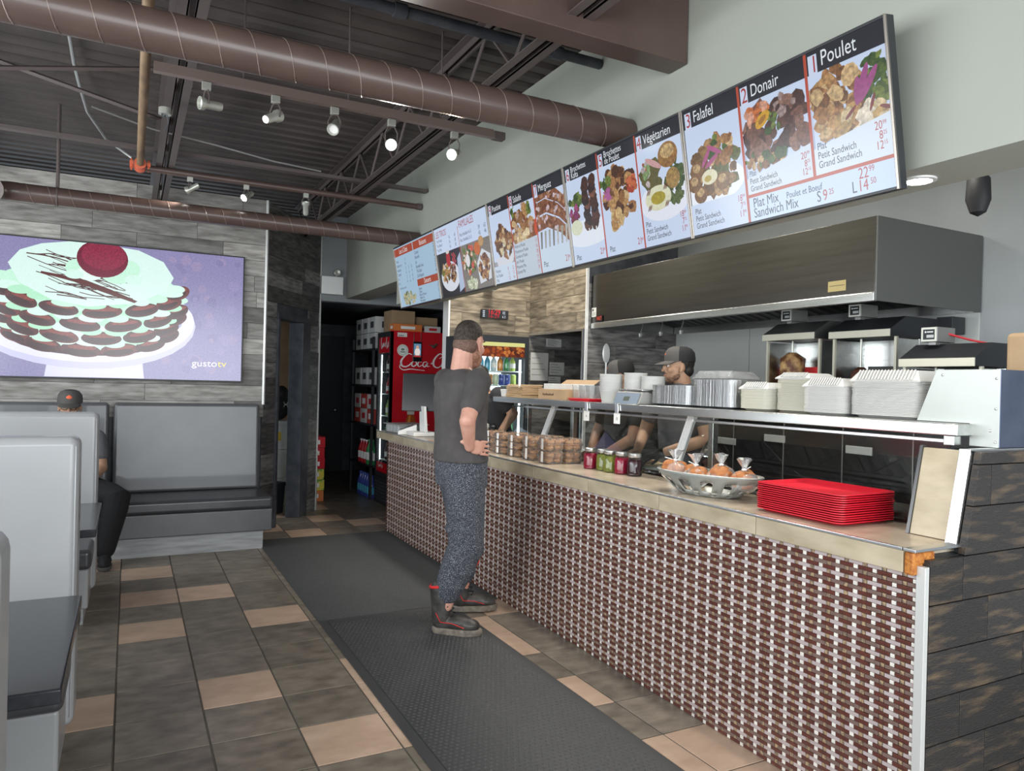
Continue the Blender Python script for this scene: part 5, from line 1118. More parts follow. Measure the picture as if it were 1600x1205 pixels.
tr = tag(MB().rings([[Vector((q[0] * s, q[1] * s, z)) for q in ((-.07, -.13), (.07, -.13), (.07, .13), (-.07, .13))] for s, z in ((.9, 0), (1, .014), (1.03, .014), (1.03, .018), (.98, .018), (.88, .004))]).build('cup_tray', 'tray_red' if 'tray_red' in MATS else mk('tray_red', (.62, .012, .03), .35).name, bev=.002), 'small red tray under the clear cups', 'tray'); tr.location = (2.78, 4.21, SZ)
o0 = None
for j in range(6):
    lo = (2.745 + .065 * (j % 2), 4.11 + .085 * (j // 2) + .02 * (j % 2), SZ + .0195)
    if o0 is None:
        o0 = MB().lathe([(.0, 0), (.026, 0), (.036, .085), (.038, .085), (.038, .089), (.034, .089), (.024, .003), (0, .003)], n=18, cap=False).build('plastic_cup', 'clear_plastic', smooth=50); tag(o0, 'clear plastic cup standing on the small red tray', 'cup', 'clear cups on the red tray'); o0.location = lo
    else: c = o0.copy(); C.objects.link(c); c.location = lo
t = empty('carton_box', (2.80, 4.60, SZ), 0, 'low brown carton with faint lettering on the shelf', 'box'); MB().box(-.07, .12, -.20, .20, 0, .075).build('carton_body', 'cardboard', t, bev=.003)
p = Print(.4, .075); [p.rect(.07 + .016 * i, .081 + .016 * i, .028, .028 + (.012 if i % 3 else .017), (.30, .20, .12)) for i in range(10)]; o = p.build('lettering', 'ink', t); o.location = (-.0712, 0, 0); o.rotation_euler = (0, 0, -PI / 2)
t = empty('carton_box', (3.01, 4.82, SZ), 0, 'white open carton behind the low brown one', 'box'); MB().box(-.083, .08, -.24, .24, 0, .115).build('carton_body', 'box_white', t, bev=.003); MB().prism([(.078, -.24, .115), (.078, .24, .115), (.13, .24, .15), (.13, -.24, .15)], (.003, 0, 0)).build('flap', 'cardboard', t)
pb0 = None
for k in range(9):
    lo = (2.84 + random.uniform(-.008, .008), 5.22 + random.uniform(-.012, .012), SZ + k * .0115)
    if pb0 is None: pb0 = MB().prism([(-.10, -.13, 0), (.10, -.13, 0), (.10, .13, 0), (-.10, .13, 0)], (0, 0, .010)).build('paper_bag', 'paper_bag', bev=.004); tag(pb0, 'folded brown paper bag in the pile on the shelf', 'paper bag', 'pile of folded paper bags'); pb0.location = lo
    else: c = pb0.copy(); C.objects.link(c); c.location = lo; c.rotation_euler = (0, 0, random.uniform(-.08, .08))
tag(bx('napkin_pack', 2.74, 2.92, 5.36, 5.46, SZ, SZ + .06, 'foam', bev=.006), 'white napkin pack at the far end of the shelf', 'napkins')
for j, (y, lab, tx) in enumerate(((4.05, 'white price tag clipped to the shelf, left one', '4'), (3.71, 'white price tag clipped to the shelf below the scale', '18'))):
    t = empty('price_tag', (2.676, y, 1.335), 0, lab, 'price tag')
    MB().box(-.004, -.002, -.032, .032, -.065, .0).build('card', 'white_ink', t)
    MB().prism([(-.010, -.018, .0), (.002, -.018, .0), (.002, -.010, .045), (-.006, -.010, .06)], (0, .034, 0)).build('clip', 'aluminium', t, bev=.003)
    pp = Print(.064, .065); pp.text(tx, .032, .022, .022, (.15, .15, .15), 'c'); o = pp.build('handwriting', 'ink', t); o.location = (-.0043, 0, -.065); o.rotation_euler = (0, 0, -PI / 2)

# ------------------------------------------------------------------ things on the stone ledge
LZ = .9885
# red trays
o0 = None
for k in range(13):
    lo = (2.553 + random.uniform(-.002, .002), 2.085 + random.uniform(-.003, .003), LZ + k * .0088)
    if o0 is None:
        o0 = tray_mesh(.325, .42, .012, .007).build('food_tray', 'tray_red', smooth=50); tag(o0, 'red plastic tray in the stack on the stone ledge', 'tray', 'stacked red trays'); o0.location = lo
    else: c = o0.copy(); C.objects.link(c); c.location = lo
    (o0 if k == 0 else c).rotation_euler = (0, 0, random.uniform(-.012, .012))
# mason jars
mk('pickle_red', (.45, .01, .06), .2, 0, (.30, .005, .03), scale=30); mk('pickle_green', (.36, .38, .06), .25, 0, (.20, .24, .03), scale=40, bump=.5); mk('pickle_dark', (.045, .006, .015), .2)
for i, (x, y, m_, l_) in enumerate(((2.545, 3.80, 'pickle_red', 'jar of bright red pickles next to the pastry boxes'), (2.575, 3.705, 'pickle_green', 'jar of green pickles beside the first red jar'), (2.56, 3.61, 'pickle_green', 'jar of green pickles beside the second red jar'), (2.575, 3.515, 'pickle_red', 'jar of red pickles beside the darkest jar'), (2.59, 3.41, 'pickle_dark', 'jar of dark purple pickles at the right end'))):
    t = empty('pickle_jar', (x, y, LZ), 0, l_, 'jar', 'pickle jars')
    MB().lathe([(.0, .0), (.036, 0), (.042, .006), (.042, .085), (.033, .10), (.033, .118)], n=20).build('glass_jar', 'clear_glass', t, smooth=True)
    MB().lathe([(.0, .004), (.035, .004), (.0392, .010), (.0392, .084), (.032, .096), (0, .096)], n=18).build('pickles', m_, t, smooth=True)
    MB().lathe([(.036, .108), (.037, .110), (.037, .126), (.033, .128), (0, .127)], n=20).build('lid', 'aluminium', t, smooth=True)
# pastry clamshells
mk('pastry', (.72, .38, .14), .5, 0, (.48, .20, .06), scale=40, bump=.6, bscale=60); mk('label_black', (.02, .02, .022), .35)
def clam(x, y, z, a, b, h, label, group, n=4):
    t = empty('pastry_box', (x, y, z), 0, label, 'pastry box', group)
    rb = lambda s, zz: [Vector((q[0] * s, q[1] * s, zz)) for q in ((-a, -b), (a, -b), (a, b), (-a, b))]
    MB().rings([rb(.88, 0), rb(.97, h * .45), rb(1.04, h * .47), rb(1.04, h * .52), rb(.97, h * .54), rb(.86, h)]).build('clear_shell', 'clear_plastic', t, bev=.003)
    for i in range(n):
        qx, qy = (-.45 + .9 * (i % 2)) * a, (-.45 + .9 * (i // 2)) * b
        MB().ell((qx, qy, h * .28), (a * .42, b * .42, h * .22), 10, 6).ell((qx + .003, qy - .004, h * .66), (a * .40, b * .40, h * .20), 10, 6).build('pastry', 'pastry', t, smooth=True)
    MB().box(-a * .5, a * .5, b * 1.042, b * 1.052, h * .2, h * .85).build('black_label', 'label_black', t)
    MB().box(-a * 1.06, -a * 1.05, -b * .18, b * .18, h * .1, h * .95).build('seal_strip', 'white_ink', t)
    return t
for (x, y, w) in ((2.45, 4.13, 'front'), (2.585, 4.11, 'back'), (2.45, 4.345, 'middle'), (2.585, 4.33, 'rear')):
    for k in range(2): clam(x, y, LZ + k * .083, .058, .075, .082, 'clear box of golden pastries, %s of the %s stack' % (('bottom', 'top')[k], w), 'tall pastry boxes')
for i, (x, y, w) in enumerate(((2.46, 4.58, 'nearest'), (2.585, 4.60, 'second'), (2.46, 4.80, 'third'), (2.585, 4.82, 'fourth'), (2.50, 5.05, 'farthest'))):
    for k in range(3): clam(x, y, LZ + k * .051, .058, .085, .050, 'flat clear pastry box, %s of three in the %s low stack' % (('bottom', 'middle', 'top')[k], w), 'flat pastry boxes')
# perforated basket with wrapped breads
mk('basket_grey', (.34, .35, .33), .4, .5); mk('bread', (.50, .20, .065), .6, 0, (.30, .10, .03), scale=30, bump=.5); mk('cellophane', (.95, .96, .97), .08, 0, trans=.85, ior=1.2)
bs = empty('bread_basket', (2.475, 2.68, LZ), .30, 'oval grey perforated metal basket on the stone ledge', 'basket')
nA_, nR = 72, 7; prof = [(.45, 0), (.56, .006), (.68, .026), (.80, .05), (.90, .075), (.97, .098), (1.0, .108)]
R = [[(.125 * r * math.cos(2 * PI * j / nA_), .275 * r * math.sin(2 * PI * j / nA_), z) for j in range(nA_)] for r, z in prof]
vs = [p_ for r in R for p_ in r]; fs = []
for i in range(nR - 1):
    for j in range(nA_):
        hole = (i in (2, 3) and (j % 6) in (1, 2, 3)) or (i == 1 and j % 6 in (4, 5)) or (i == 4 and j % 6 in (4, 5) and False)
        if not hole: fs.append((i * nA_ + j, i * nA_ + (j + 1) % nA_, (i + 1) * nA_ + (j + 1) % nA_, (i + 1) * nA_ + j))
fs.append(tuple(range(nA_ - 1, -1, -1)))
o = MB().add(vs, fs).build('basket_shell', 'basket_grey', bs, smooth=60); sm = o.modifiers.new('thick', 'SOLIDIFY'); sm.thickness = .003
MB().tube(R[-1], .004, 6, closed=True).build('rim', 'basket_grey', bs, smooth=True)
brd = [(0, -.185, 'round bread in clear wrap at the right end of the basket'), (.01, -.062, 'bread in clear wrap right of the basket middle'), (-.01, .062, 'bread in clear wrap left of the basket middle'), (.0, .185, 'round bread in clear wrap at the left end of the basket')]
for i, (x, y, l_) in enumerate(brd):
    q = bs.matrix_basis if False else (TR(2.475, 2.68, LZ) @ RZ(.30)) @ Vector((x, y, .062 + .012 * (i % 2)))
    t = empty('wrapped_bread', q, i * .7, l_, 'bread', 'wrapped breads in the basket')
    MB().ell((0, 0, .026), (.072, .060, .050), 16, 8).ell((.02, .01, .048), (.044, .034, .034)).ell((-.025, -.012, .045), (.036, .03, .03)).build('loaf', 'bread', t, smooth=True)
    rr = random.Random(i); m = MB(); R2 = []
    for k, (r, z) in enumerate(((.5, -.022), (1.06, .0), (1.12, .03), (.8, .06), (.22, .075), (.14, .085), (.45, .115), (.6, .13))):
        R2.append([Vector((.066 * r * rr.uniform(.85, 1.15) * math.cos(a), .06 * r * rr.uniform(.85, 1.15) * math.sin(a), z + rr.uniform(-.006, .006))) for a in np.linspace(0, 2 * PI, 15)[:-1]])
    m.rings(R2, cap=False).build('cellophane_wrap', 'cellophane', t, smooth=80)
    MB().tube([(.01 * math.cos(a), .01 * math.sin(a), .08) for a in np.linspace(0, 2 * PI, 9)[:-1]], .003, 5, closed=True).tube([(.01, 0, .08), (.05, .01, .09)], .002, 5).build('twist_tie', 'white_ink', t)
# register corner
mk('tray_grey', (.36, .37, .37), .45); mk('plastic_white', (.75, .75, .73), .35)
t = empty('coin_tray', (2.46, 6.98, LZ), .05, 'grey cutlery tray with four rounded compartments', 'tray')
for k in range(4): MB().prism([(-.15, -.165 + k * .085, .0), (-.15, -.09 + k * .085, .0), (-.15, -.085 + k * .085, .085), (-.15, -.17 + k * .085, .085)], (.30, 0, 0)).build('compartment', 'tray_grey', t, bev=.018, seg=3)
MB().box(-.17, .17, -.19, .19, .082, .090).build('rim', 'tray_grey', t, bev=.004)
t = empty('pos_terminal', (2.47, 6.47, LZ), 0, 'black point of sale screen on a white stand', 'register')
MB().prism([(-.01, -.02, .04), (.02, -.02, .04), (.0, -.02, .28), (-.02, -.02, .28)], (0, .14, 0)).build('stand', 'plastic_white', t, bev=.004)
MB().box(-.13, .10, -.05, .17, 0, .04).build('base', 'plastic_white', t, bev=.01)
o = MB().box(-.012, .012, -.20, .20, -.02, .34).build('screen_case', 'phone_black', t, bev=.006); o.location = (.0, .07, .25); o.rotation_euler = (0, -.12, -2.05)
t = empty('card_printer', (2.40, 6.76, LZ), -.35, 'white card terminal with a dark sloping screen', 'card terminal')
MB().prism([(-.09, -.10, 0), (.09, -.10, 0), (.09, -.10, .10), (-.09, -.10, .035)], (0, .20, 0)).build('body', 'plastic_white', t, bev=.008)
MB().prism([(-.07, -.07, .0435), (.05, -.07, .0868), (.05, .07, .0868), (-.07, .07, .0435)], (-.0015, 0, .004)).build('screen', 'phone_black', t)
for (y, m_, l_) in ((5.50, 'plastic_white', 'white pepper mill behind the glass'), (5.36, 'phone_black', 'black pepper mill beside the white one')):
    t = empty('pepper_mill', (2.64, y, LZ), 0, l_, 'pepper mill')
    MB().lathe([(.0, 0), (.028, 0), (.028, .02), (.018, .06), (.024, .10), (.020, .13)], n=16).build('body', m_, t, smooth=True); MB().lathe([(.018, .132), (.027, .15), (.024, .17), (.006, .18), (.008, .19), (0, .195)], n=16).build('cap', m_, t, smooth=True)

# ------------------------------------------------------------------ people
mk('skin_a', (.60, .33, .25), .5, 0, (.52, .26, .19), scale=14); mk('skin_b', (.42, .25, .16), .5, 0, (.36, .20, .125), scale=14); mk('skin_c', (.36, .20, .13), .5, 0, (.30, .16, .10), scale=14)
mk('hair_brown', (.060, .042, .032), .7, 0, (.02, .014, .010), scale=60, bump=.6, bscale=90); mk('hair_fade', (.17, .10, .075), .8, 0, (.10, .06, .045), scale=80); mk('hair_black', (.012, .010, .009), .6, bump=.4, bscale=90); mk('beard_red', (.22, .10, .06), .8, 0, (.36, .19, .13), scale=70, bump=.5, bscale=120); mk('stubble', (.10, .055, .035), .8, 0, (.26, .15, .10), scale=80)
mk('shirt_grey', (.075, .068, .066), .85, 0, (.062, .056, .055), scale=20, bump=.3, bscale=9); mk('shirt_black', (.020, .020, .022), .85, bump=.3, bscale=9); mk('shirt_slate', (.13, .13, .14), .85, 0, (.11, .11, .12), scale=20, bump=.3, bscale=9)
mk('pants_heather', (.020, .024, .036), .9, 0, (.36, .37, .40), scale=260, detail=2, lo=.52, hi=.70, bump=.4, bscale=8); mk('pants_black', (.010, .010, .011), .85, bump=.3, bscale=9)
mk('boot_leather', (.025, .024, .023), .42, 0, (.07, .065, .06), scale=16, bump=.3, bscale=40); mk('boot_red', (.62, .03, .03), .5); mk('boot_sole', (.22, .19, .155), .8, 0, (.13, .11, .09), scale=30, bump=.5)
mk('cap_charcoal', (.075, .070, .066), .8); mk('cap_black', (.012, .012, .013), .8); mk('cap_logo', (.72, .12, .05), .6); mk('glove_black', (.012, .012, .013), .35, bump=.3, bscale=60); mk('eye_white', (.70, .68, .65), .3); mk('eye_dark', (.02, .015, .012), .2); mk('lip', (.36, .15, .12), .5)
def vox(mb, name, mat, parent, v=.007, sm=6):
    """fuse overlapping closed shapes into one continuous surface"""
    o = mb.build(name, mat, parent)
    r = o.modifiers.new('fuse', 'REMESH'); r.mode = 'VOXEL'; r.voxel_size = v; r.use_smooth_shade = True
    s = o.modifiers.new('smooth', 'SMOOTH'); s.factor = .5; s.iterations = sm
    return o
def limb(mb, pts, rad, n=14, flat=(1, 1)):
    """tapering limb with round ends through the joints"""
    P = [Vector(p) for p in pts]; Q, Rr = [], []
    for i in range(len(P) - 1):
        for k in range(5): s = k / 5; Q.append(P[i].lerp(P[i + 1], s)); Rr.append(rad[i] * (1 - s) + rad[i + 1] * s)
    Q.append(P[-1]); Rr.append(rad[-1])
    mb.tube(Q, Rr, n, flat=flat); mb.ell(P[0], (rad[0],) * 3); mb.ell(P[-1], (rad[-1],) * 3); return mb
def torso(mb, rings, yaw, n=20):
    """rings: (x, y, z, half depth, half width) - ellipses turned so that depth lies along the facing direction"""
    c, s = math.cos(yaw), math.sin(yaw); R = []
    for x, y, z, a, b in rings:
        R.append([Vector((x + a * math.cos(t) * c - b * math.sin(t) * s, y + a * math.cos(t) * s + b * math.sin(t) * c, z)) for t in np.linspace(0, 2 * PI, n + 1)[:-1]])
    mb.rings(R); return mb
def head_shape(mb, T):
    """head facing +x, origin at the middle of the skull, about 0.23 tall"""
    e = lambda c, r, n=14, m=10: mb.ell(c, r, n, m, T=T)
    e((-.008, 0, .028), (.096, .076, .088)); e((.030, 0, -.03), (.062, .060, .080)); e((.042, 0, -.078), (.042, .046, .034)); e((.066, 0, -.088), (.020, .024, .018))
    e((.076, 0, .026), (.018, .052, .012)); e((.094, 0, -.012), (.016, .011, .026)); e((.106, 0, -.027), (.013, .013, .010)); e((.086, 0, -.058), (.012, .022, .007)); e((.083, 0, -.069), (.012, .020, .007))
    for s in (-1, 1):
        e((.062, s * .040, -.022), (.024, .022, .026)); e((-.004, s * .078, -.008), (.016, .007, .030)); e((.004, s * .076, -.030), (.010, .007, .014))
def head_extras(T, parent, eyes=True):
    for s in (-1, 1):
        MB().ell((.0795, s * .030, .004), (.010, .013, .008), T=T).build('eye', 'eye_white', parent, smooth=True); MB().ell((.0875, s * .031, .004), (.004, .006, .006), T=T).build('iris', 'eye_dark', parent, smooth=True)
        MB().ell((.088, s * .030, .024), (.008, .022, .005), T=T).build('eyebrow', 'hair_black', parent, smooth=True)
    MB().ell((.0935, 0, -.0635), (.006, .021, .008), T=T).build('lips', 'lip', parent, smooth=True)
def hand(mb, wrist, d, n, size=1, curl=.5, thumb=1, spread=.2, tdir=None):
    """palm and five fingers; d = direction of the fingers, n = back of the hand, thumb = which side"""
    d = Vector(d).normalized(); n = Vector(n); n = (n - d * n.dot(d)).normalized(); s = d.cross(n) * thumb; w = Vector(wrist)
    k = size
    pc = w + d * .045 * k
    T = Matrix((d, s, n)).transposed().to_4x4(); T.translation = pc
    mb.ell((0, 0, 0), (.052 * k, .042 * k, .018 * k), 12, 8, T=T)
    for i, (off, L) in enumerate(((.034, .072), (.0115, .080), (-.0115, .074), (-.034, .058))):
        b = w + d * .078 * k + s * off * k; pts = [b]; dd = (d + s * (off * spread * 6)).normalized(); q = b
        for j, f in enumerate((.45, .32, .23)):
            a = curl * (.55 + .45 * j); dd = (dd * math.cos(a) - n * math.sin(a)).normalized(); q = q + dd * L * f * k; pts.append(q)
        limb(mb, pts, [.0088 * k, .0083 * k, .0077 * k, .0068 * k], 8)
    b = w + d * .025 * k + s * .030 * k; d1 = (d * .65 + s * .7 - n * .2).normalized(); d2_ = (d * .9 + s * .25 - n * .3).normalized()
    if tdir: d1 = Vector(tdir).normalized(); d2_ = d1; b = w + d * .012 * k
    limb(mb, [b, b + d1 * .038 * k, b + d1 * .038 * k + d2_ * .032 * k], [.0125 * k, .011 * k, .0085 * k], 8)
def cap(T, parent, logo=1, front='cap_charcoal'):
    m = MB(); R = []
    for r, z in ((.104, 0), (.104, .03), (.098, .062), (.078, .088), (.045, .101), (.010, .105)): R.append([T @ Vector((-.010 + r * math.cos(a), r * .86 * math.sin(a), .035 + z)) for a in np.linspace(0, 2 * PI, 25)[:-1]])
    cr = m.rings(R).build('cap_crown', 'cap_black', parent, smooth=True)
    m = MB(); R = []
    for r, z in ((.1055, -.002), (.1058, .03), (.100, .064), (.080, .0895), (.05, .102)): R.append([T @ Vector((-.010 + r * math.cos(a), r * .862 * math.sin(a), .035 + z)) for a in np.linspace(-1.25, 1.25, 15)])
    n_ = len(R[0]); m.add([p for r in R for p in r], [(i * n_ + j, i * n_ + j + 1, (i + 1) * n_ + j + 1, (i + 1) * n_ + j) for i in range(len(R) - 1) for j in range(n_ - 1)]).build('cap_front', front, cr, smooth=True)
    m = MB(); A = np.linspace(-1.15, 1.15, 15)
    inn = [T @ Vector((-.010 + .100 * math.cos(a), .086 * math.sin(a), .038)) for a in A]; out = [T @ Vector((-.010 + .100 * math.cos(a) + .075 * math.cos(a * .9) ** .6, .088 * math.sin(a), .036 - .022 * math.cos(a) - .010 * abs(math.sin(a)))) for a in A]
    dn = T.to_3x3() @ Vector((0, 0, -.005)); nb = len(A)
    m.add(inn + out + [p + dn for p in inn] + [p + dn for p in out], [(i, i + 1, nb + i + 1, nb + i) for i in range(nb - 1)] + [(2 * nb + i, 3 * nb + i, 3 * nb + i + 1, 2 * nb + i + 1) for i in range(nb - 1)] + [(nb + i, nb + i + 1, 3 * nb + i + 1, 3 * nb + i) for i in range(nb - 1)])
    m.build('cap_brim', front, parent, smooth=50)
    if logo:
        L_ = MB().ell((.081, 0, .080), (.014, .017 * logo, .016 * logo), 14, 8, T=T); L_.build('cap_badge', 'cap_logo', cr, smooth=True)
def boot(x, y, yaw, parent, z0=0):
    T = TR(x, y, z0) @ RZ(yaw)              # heel at the origin, toe along +x
    m = MB(); limb(m, [T @ Vector((.045, 0, .26)), T @ Vector((.05, 0, .10))], [.066, .057]); m.ell((.05, 0, .07), (.058, .045, .05), T=T); m.ell((.15, 0, .062), (.12, .046, .042), T=T); m.ell((.22, 0, .055), (.068, .050, .038), T=T)
    b = vox(m, 'boot', 'boot_leather', parent, .006, 4)
    def out(s, z): return [T @ Vector(q) for q in [(.145 + .155 * s * math.cos(a) * (1 if math.cos(a) > 0 else .97), .053 * s * math.sin(a) * (1.06 if math.cos(a) > 0 else .85), z) for a in np.linspace(0, 2 * PI, 29)[:-1]]]
    MB().rings([out(.97, 0), out(1, .012), out(1.0, .030), out(.96, .036)]).build('sole', 'boot_sole', b, smooth=50)
    MB().tube([T @ Vector((.045 + .064 * math.cos(a), .060 * math.sin(a), .285 + .012 * math.cos(a))) for a in np.linspace(0, 2 * PI, 25)[:-1]], .009, 6, closed=True).build('red_collar', 'boot_red', b, smooth=True)
    MB().prism([T @ Vector(q) for q in ((.10, -.035, .235), (.10, .035, .235), (.16, .042, .325), (.16, -.042, .325))], T.to_3x3() @ Vector((.008, 0, .004))).build('red_tongue', 'boot_red', b, bev=.004)
    for k in range(5):
        zz = .11 + k * .028; xx = .125 - k * .010
        MB().tube([T @ Vector((xx - .01, -.045, zz)), T @ Vector((xx + .012, 0, zz + .012)), T @ Vector((xx - .01, .045, zz))], .0035, 5).build('lace', 'cap_black', b, smooth=True)
    MB().tube([T @ Vector(q) for q in ((.20, -.052, .05), (.13, -.058, .075), (.06, -.060, .08), (.03, -.058, .13))], .0022, 5).build('red_stitching', 'boot_red', b)
    return b
# --- the customer, right arm akimbo, looking along the counter
cu = empty('person', (1.75, 4.1, .010), 0, 'standing customer in grey t-shirt, heather sweatpants and red trimmed work boots, hand on hip', 'person')
def L0(p): return Vector(p)
PB = Vector((-1.75, -4.1, 0))
class OffMB(MB):
    pass
def shift(mb, off): mb.v = [(v[0] + off[0], v[1] + off[1], v[2] + off[2]) for v in mb.v]; return mb
yb_ = .22                                          # body yaw from +x towards +y
Thd = TR(1.832, 4.083, 1.722) @ RZ(.52) @ RY(.05) @ Matrix.Diagonal((1.03, 1.04, 1.16, 1))
m = MB(); head_shape(m, Thd); limb(m, [(1.79, 4.07, 1.70), (1.775, 4.07, 1.55)], [.062, .068])
torso(m, [(1.80, 4.09, .98, .115, .165), (1.80, 4.09, 1.15, .115, .160), (1.79, 4.09, 1.35, .120, .180), (1.785, 4.085, 1.50, .095, .175), (1.78, 4.08, 1.58, .05, .08)], yb_)
RS, RE, RW = (1.815, 3.905, 1.50), (1.70, 3.79, 1.275), (1.755, 3.872, 1.12)
limb(m, [RS, RE], [.062, .046]); limb(m, [RE, RW], [.047, .031])
hand(m, RW, (.85, .12, -.10), (.1, -1, .1), 1.05, .28, 1, tdir=(-.9, -.05, .42))
LS, LE, LW = (1.76, 4.27, 1.50), (1.82, 4.33, 1.22), (1.985, 4.31, .96)
limb(m, [LS, LE, LW], [.06, .046, .032]); hand(m, LW, (.25, .02, -1), (.9, .3, .2), 1.0, .35, -1)
limb(m, [(1.79, 4.01, .98), (1.80, 4.00, .55), (1.69, 4.03, .16)], [.10, .070, .045]); limb(m, [(1.81, 4.19, .98), (1.94, 4.28, .55), (1.955, 4.375, .16)], [.10, .070, .045])
body = vox(shift(m, PB), 'body', 'skin_a', cu, .0045, 4)
m = MB()
torso(m, [(1.795, 4.09, 1.015, .150, .195), (1.795, 4.09, 1.03, .153, .198), (1.795, 4.09, 1.12, .148, .192), (1.79, 4.09, 1.25, .142, .190), (1.785, 4.09, 1.38, .148, .205), (1.78, 4.085, 1.49, .128, .205), (1.775, 4.08, 1.545, .085, .140), (1.775, 4.075, 1.575, .060, .078)], yb_)
limb(m, [RS, tuple(Vector(RS).lerp(Vector(RE), .62))], [.080, .070]); limb(m, [LS, tuple(Vector(LS).lerp(Vector(LE), .6))], [.078, .068])
vox(shift(m, PB), 't_shirt', 'shirt_grey', body, .008, 5)
m = MB(); torso(m, [(1.80, 4.09, 1.05, .140, .185), (1.80, 4.09, .95, .148, .190), (1.805, 4.09, .87, .145, .185)], yb_)
limb(m, [(1.785, 4.00, .92), (1.79, 3.99, .75), (1.80, 3.99, .52), (1.755, 4.01, .38), (1.705, 4.03, .25)], [.126, .118, .106, .102, .082]); limb(m, [(1.815, 4.18, .92), (1.87, 4.23, .75), (1.92, 4.28, .52), (1.94, 4.33, .38), (1.955, 4.375, .25)], [.124, .114, .100, .094, .080])
m.ell((1.84, 3.99, .50), (.075, .085, .07)); m.ell((1.72, 4.02, .285), (.098, .090, .035)); m.ell((1.76, 4.0, .37), (.108, .100, .04)); m.ell((1.785, 4.0, .62), (.118, .108, .04))
vox(shift(m, PB), 'sweatpants', 'pants_heather', body, .008, 5)
m = MB(); m.ell((-.012, 0, .058), (.094, .0775, .072), 16, 10, T=Thd); m.ell((-.035, 0, .035), (.075, .077, .06), 16, 10, T=Thd)
vox(shift(m, PB), 'cropped_hair', 'hair_brown', body, .006, 3)
m = MB(); m.ell((-.042, 0, -.004), (.068, .0782, .058), 16, 10, T=Thd)
vox(shift(m, PB), 'faded_sides', 'hair_fade', body, .006, 3)
m = MB(); m.ell((.044, 0, -.075), (.050, .056, .050), 14, 8, T=Thd); m.ell((.012, 0, -.055), (.050, .0665, .045), 14, 8, T=Thd)
vox(shift(m, PB), 'beard', 'beard_red', body, .006, 3)
Tl = TR(*PB) @ Thd; head_extras(Tl, body)
for (x, y, a) in ((1.635, 4.075, -.62), (1.90, 4.40, -.25)): boot(x + PB.x, y + PB.y, a, body)
# --- worker with face in profile at the cutting board
def worker(base, top, label, face_yaw, shirt, skin, arms, lean=0, cap_on=True, hair='hair_black', eyes=True, tilt=0, glove=None):
    t = empty('person', (base[0], base[1], 0), 0, label, 'person'); bx_, by_ = base; h = top
    fx, fy = math.cos(face_yaw), math.sin(face_yaw); hx, hy = lean * fx, lean * fy
    T = TR(hx, hy, h - .155) @ RZ(face_yaw) @ RY(tilt)
    m = MB(); head_shape(m, T); nz = h - .21
    limb(m, [(hx * .9 - .015 * fx, hy * .9 - .015 * fy, nz), (hx * .6 - .03 * fx, hy * .6 - .03 * fy, nz - .14)], [.058, .066])
    sz = h - .335
    rg = [(0, 0, .90, .115, .165), (hx * .1, hy * .1, 1.05, .115, .16), (hx * .35, hy * .35, (sz + 1.05) / 2, .12, .175), (hx * .6, hy * .6, sz, .095, .175), (hx * .7 - .02 * fx, hy * .7 - .02 * fy, sz + .07, .05, .08)]
    torso(m, rg, face_yaw)
    sl = MB(); torso(sl, [(x, y, z, a + .024, b + .02) for x, y, z, a, b in rg[:-1]] + [(rg[-1][0], rg[-1][1], rg[-1][2], .06, .078)], face_yaw)
    gl_ = None
    for i, (S_, E_, W_, d_, n_, th) in enumerate(arms):
        limb(m, [S_, E_], [.058, .045]); limb(m, [E_, W_], [.045, .030]); hand(m, W_, d_, n_, 1, .5, th)
        limb(sl, [S_, tuple(Vector(S_).lerp(Vector(E_), .55))], [.076, .066])
        if glove == i:
            gl_ = MB(); hand(gl_, W_, d_, n_, 1.13, .5, th); q = Vector(W_) - Vector(d_).normalized() * .05; limb(gl_, [tuple(q), W_], [.040, .036])
    for s in (-1, 1):
        ox, oy = -fy * .09 * s, fx * .09 * s; limb(m, [(ox, oy, .92), (ox, oy, .5), (ox, oy, .08)], [.10, .068, .05]); m.ell((ox + .05 * fx, oy + .05 * fy, .04), (.09, .09, .04))
    b = vox(m, 'body', skin, t, .005, 3); vox(sl, 't_shirt', shirt, b, .009, 4)
    pm = MB(); torso(pm, [(0, 0, .98, .132, .18), (0, 0, .86, .14, .185), (0, 0, .80, .13, .18)], face_yaw)
    for s in (-1, 1): ox, oy = -fy * .09 * s, fx * .09 * s; limb(pm, [(ox, oy, .88), (ox, oy, .5), (ox, oy, .07)], [.115, .09, .075])
    vox(pm, 'trousers', 'pants_black', b, .01, 4)
    if gl_: vox(gl_, 'glove', 'glove_black', b, .006, 3)
    m = MB(); m.ell((-.022, 0, .028), (.090, .0785, .075), 14, 10, T=T); m.ell((-.055, 0, -.025), (.050, .071, .050), 14, 8, T=T); 
    if not cap_on: m.ell((-.010, 0, .060), (.092, .0775, .068), 16, 10, T=T)
    vox(m, 'hair', hair, b, .006, 3)
    if eyes: head_extras(T, b)
    if cap_on: cap(T, b)
    return t, b, T
A1 = [((-.03, -.20, 1.455), (-.01, -.27, 1.17), (-.235, -.08, 1.065), (-1, .35, -.25), (0, -.3, 1), -1), ((-.05, .19, 1.455), (-.10, .27, 1.17), (-.27, .12, 1.07), (-1, -.1, -.2), (0, .3, 1), 1)]
t, b, T = worker((3.335, 3.885), 1.80, 'worker in grey cap and black glove making food, face in profile', PI - .42, 'shirt_slate', 'skin_b', A1, .03, glove=0)
m = MB(); m.ell((.050, 0, -.082), (.036, .046, .034), 14, 8, T=T); m.ell((.090, 0, -.047), (.008, .024, .006), 10, 6, T=T); m.ell((.022, 0, -.065), (.045, .0635, .036), 14, 8, T=T); vox(m, 'stubble_beard', 'stubble', b, .005, 3)
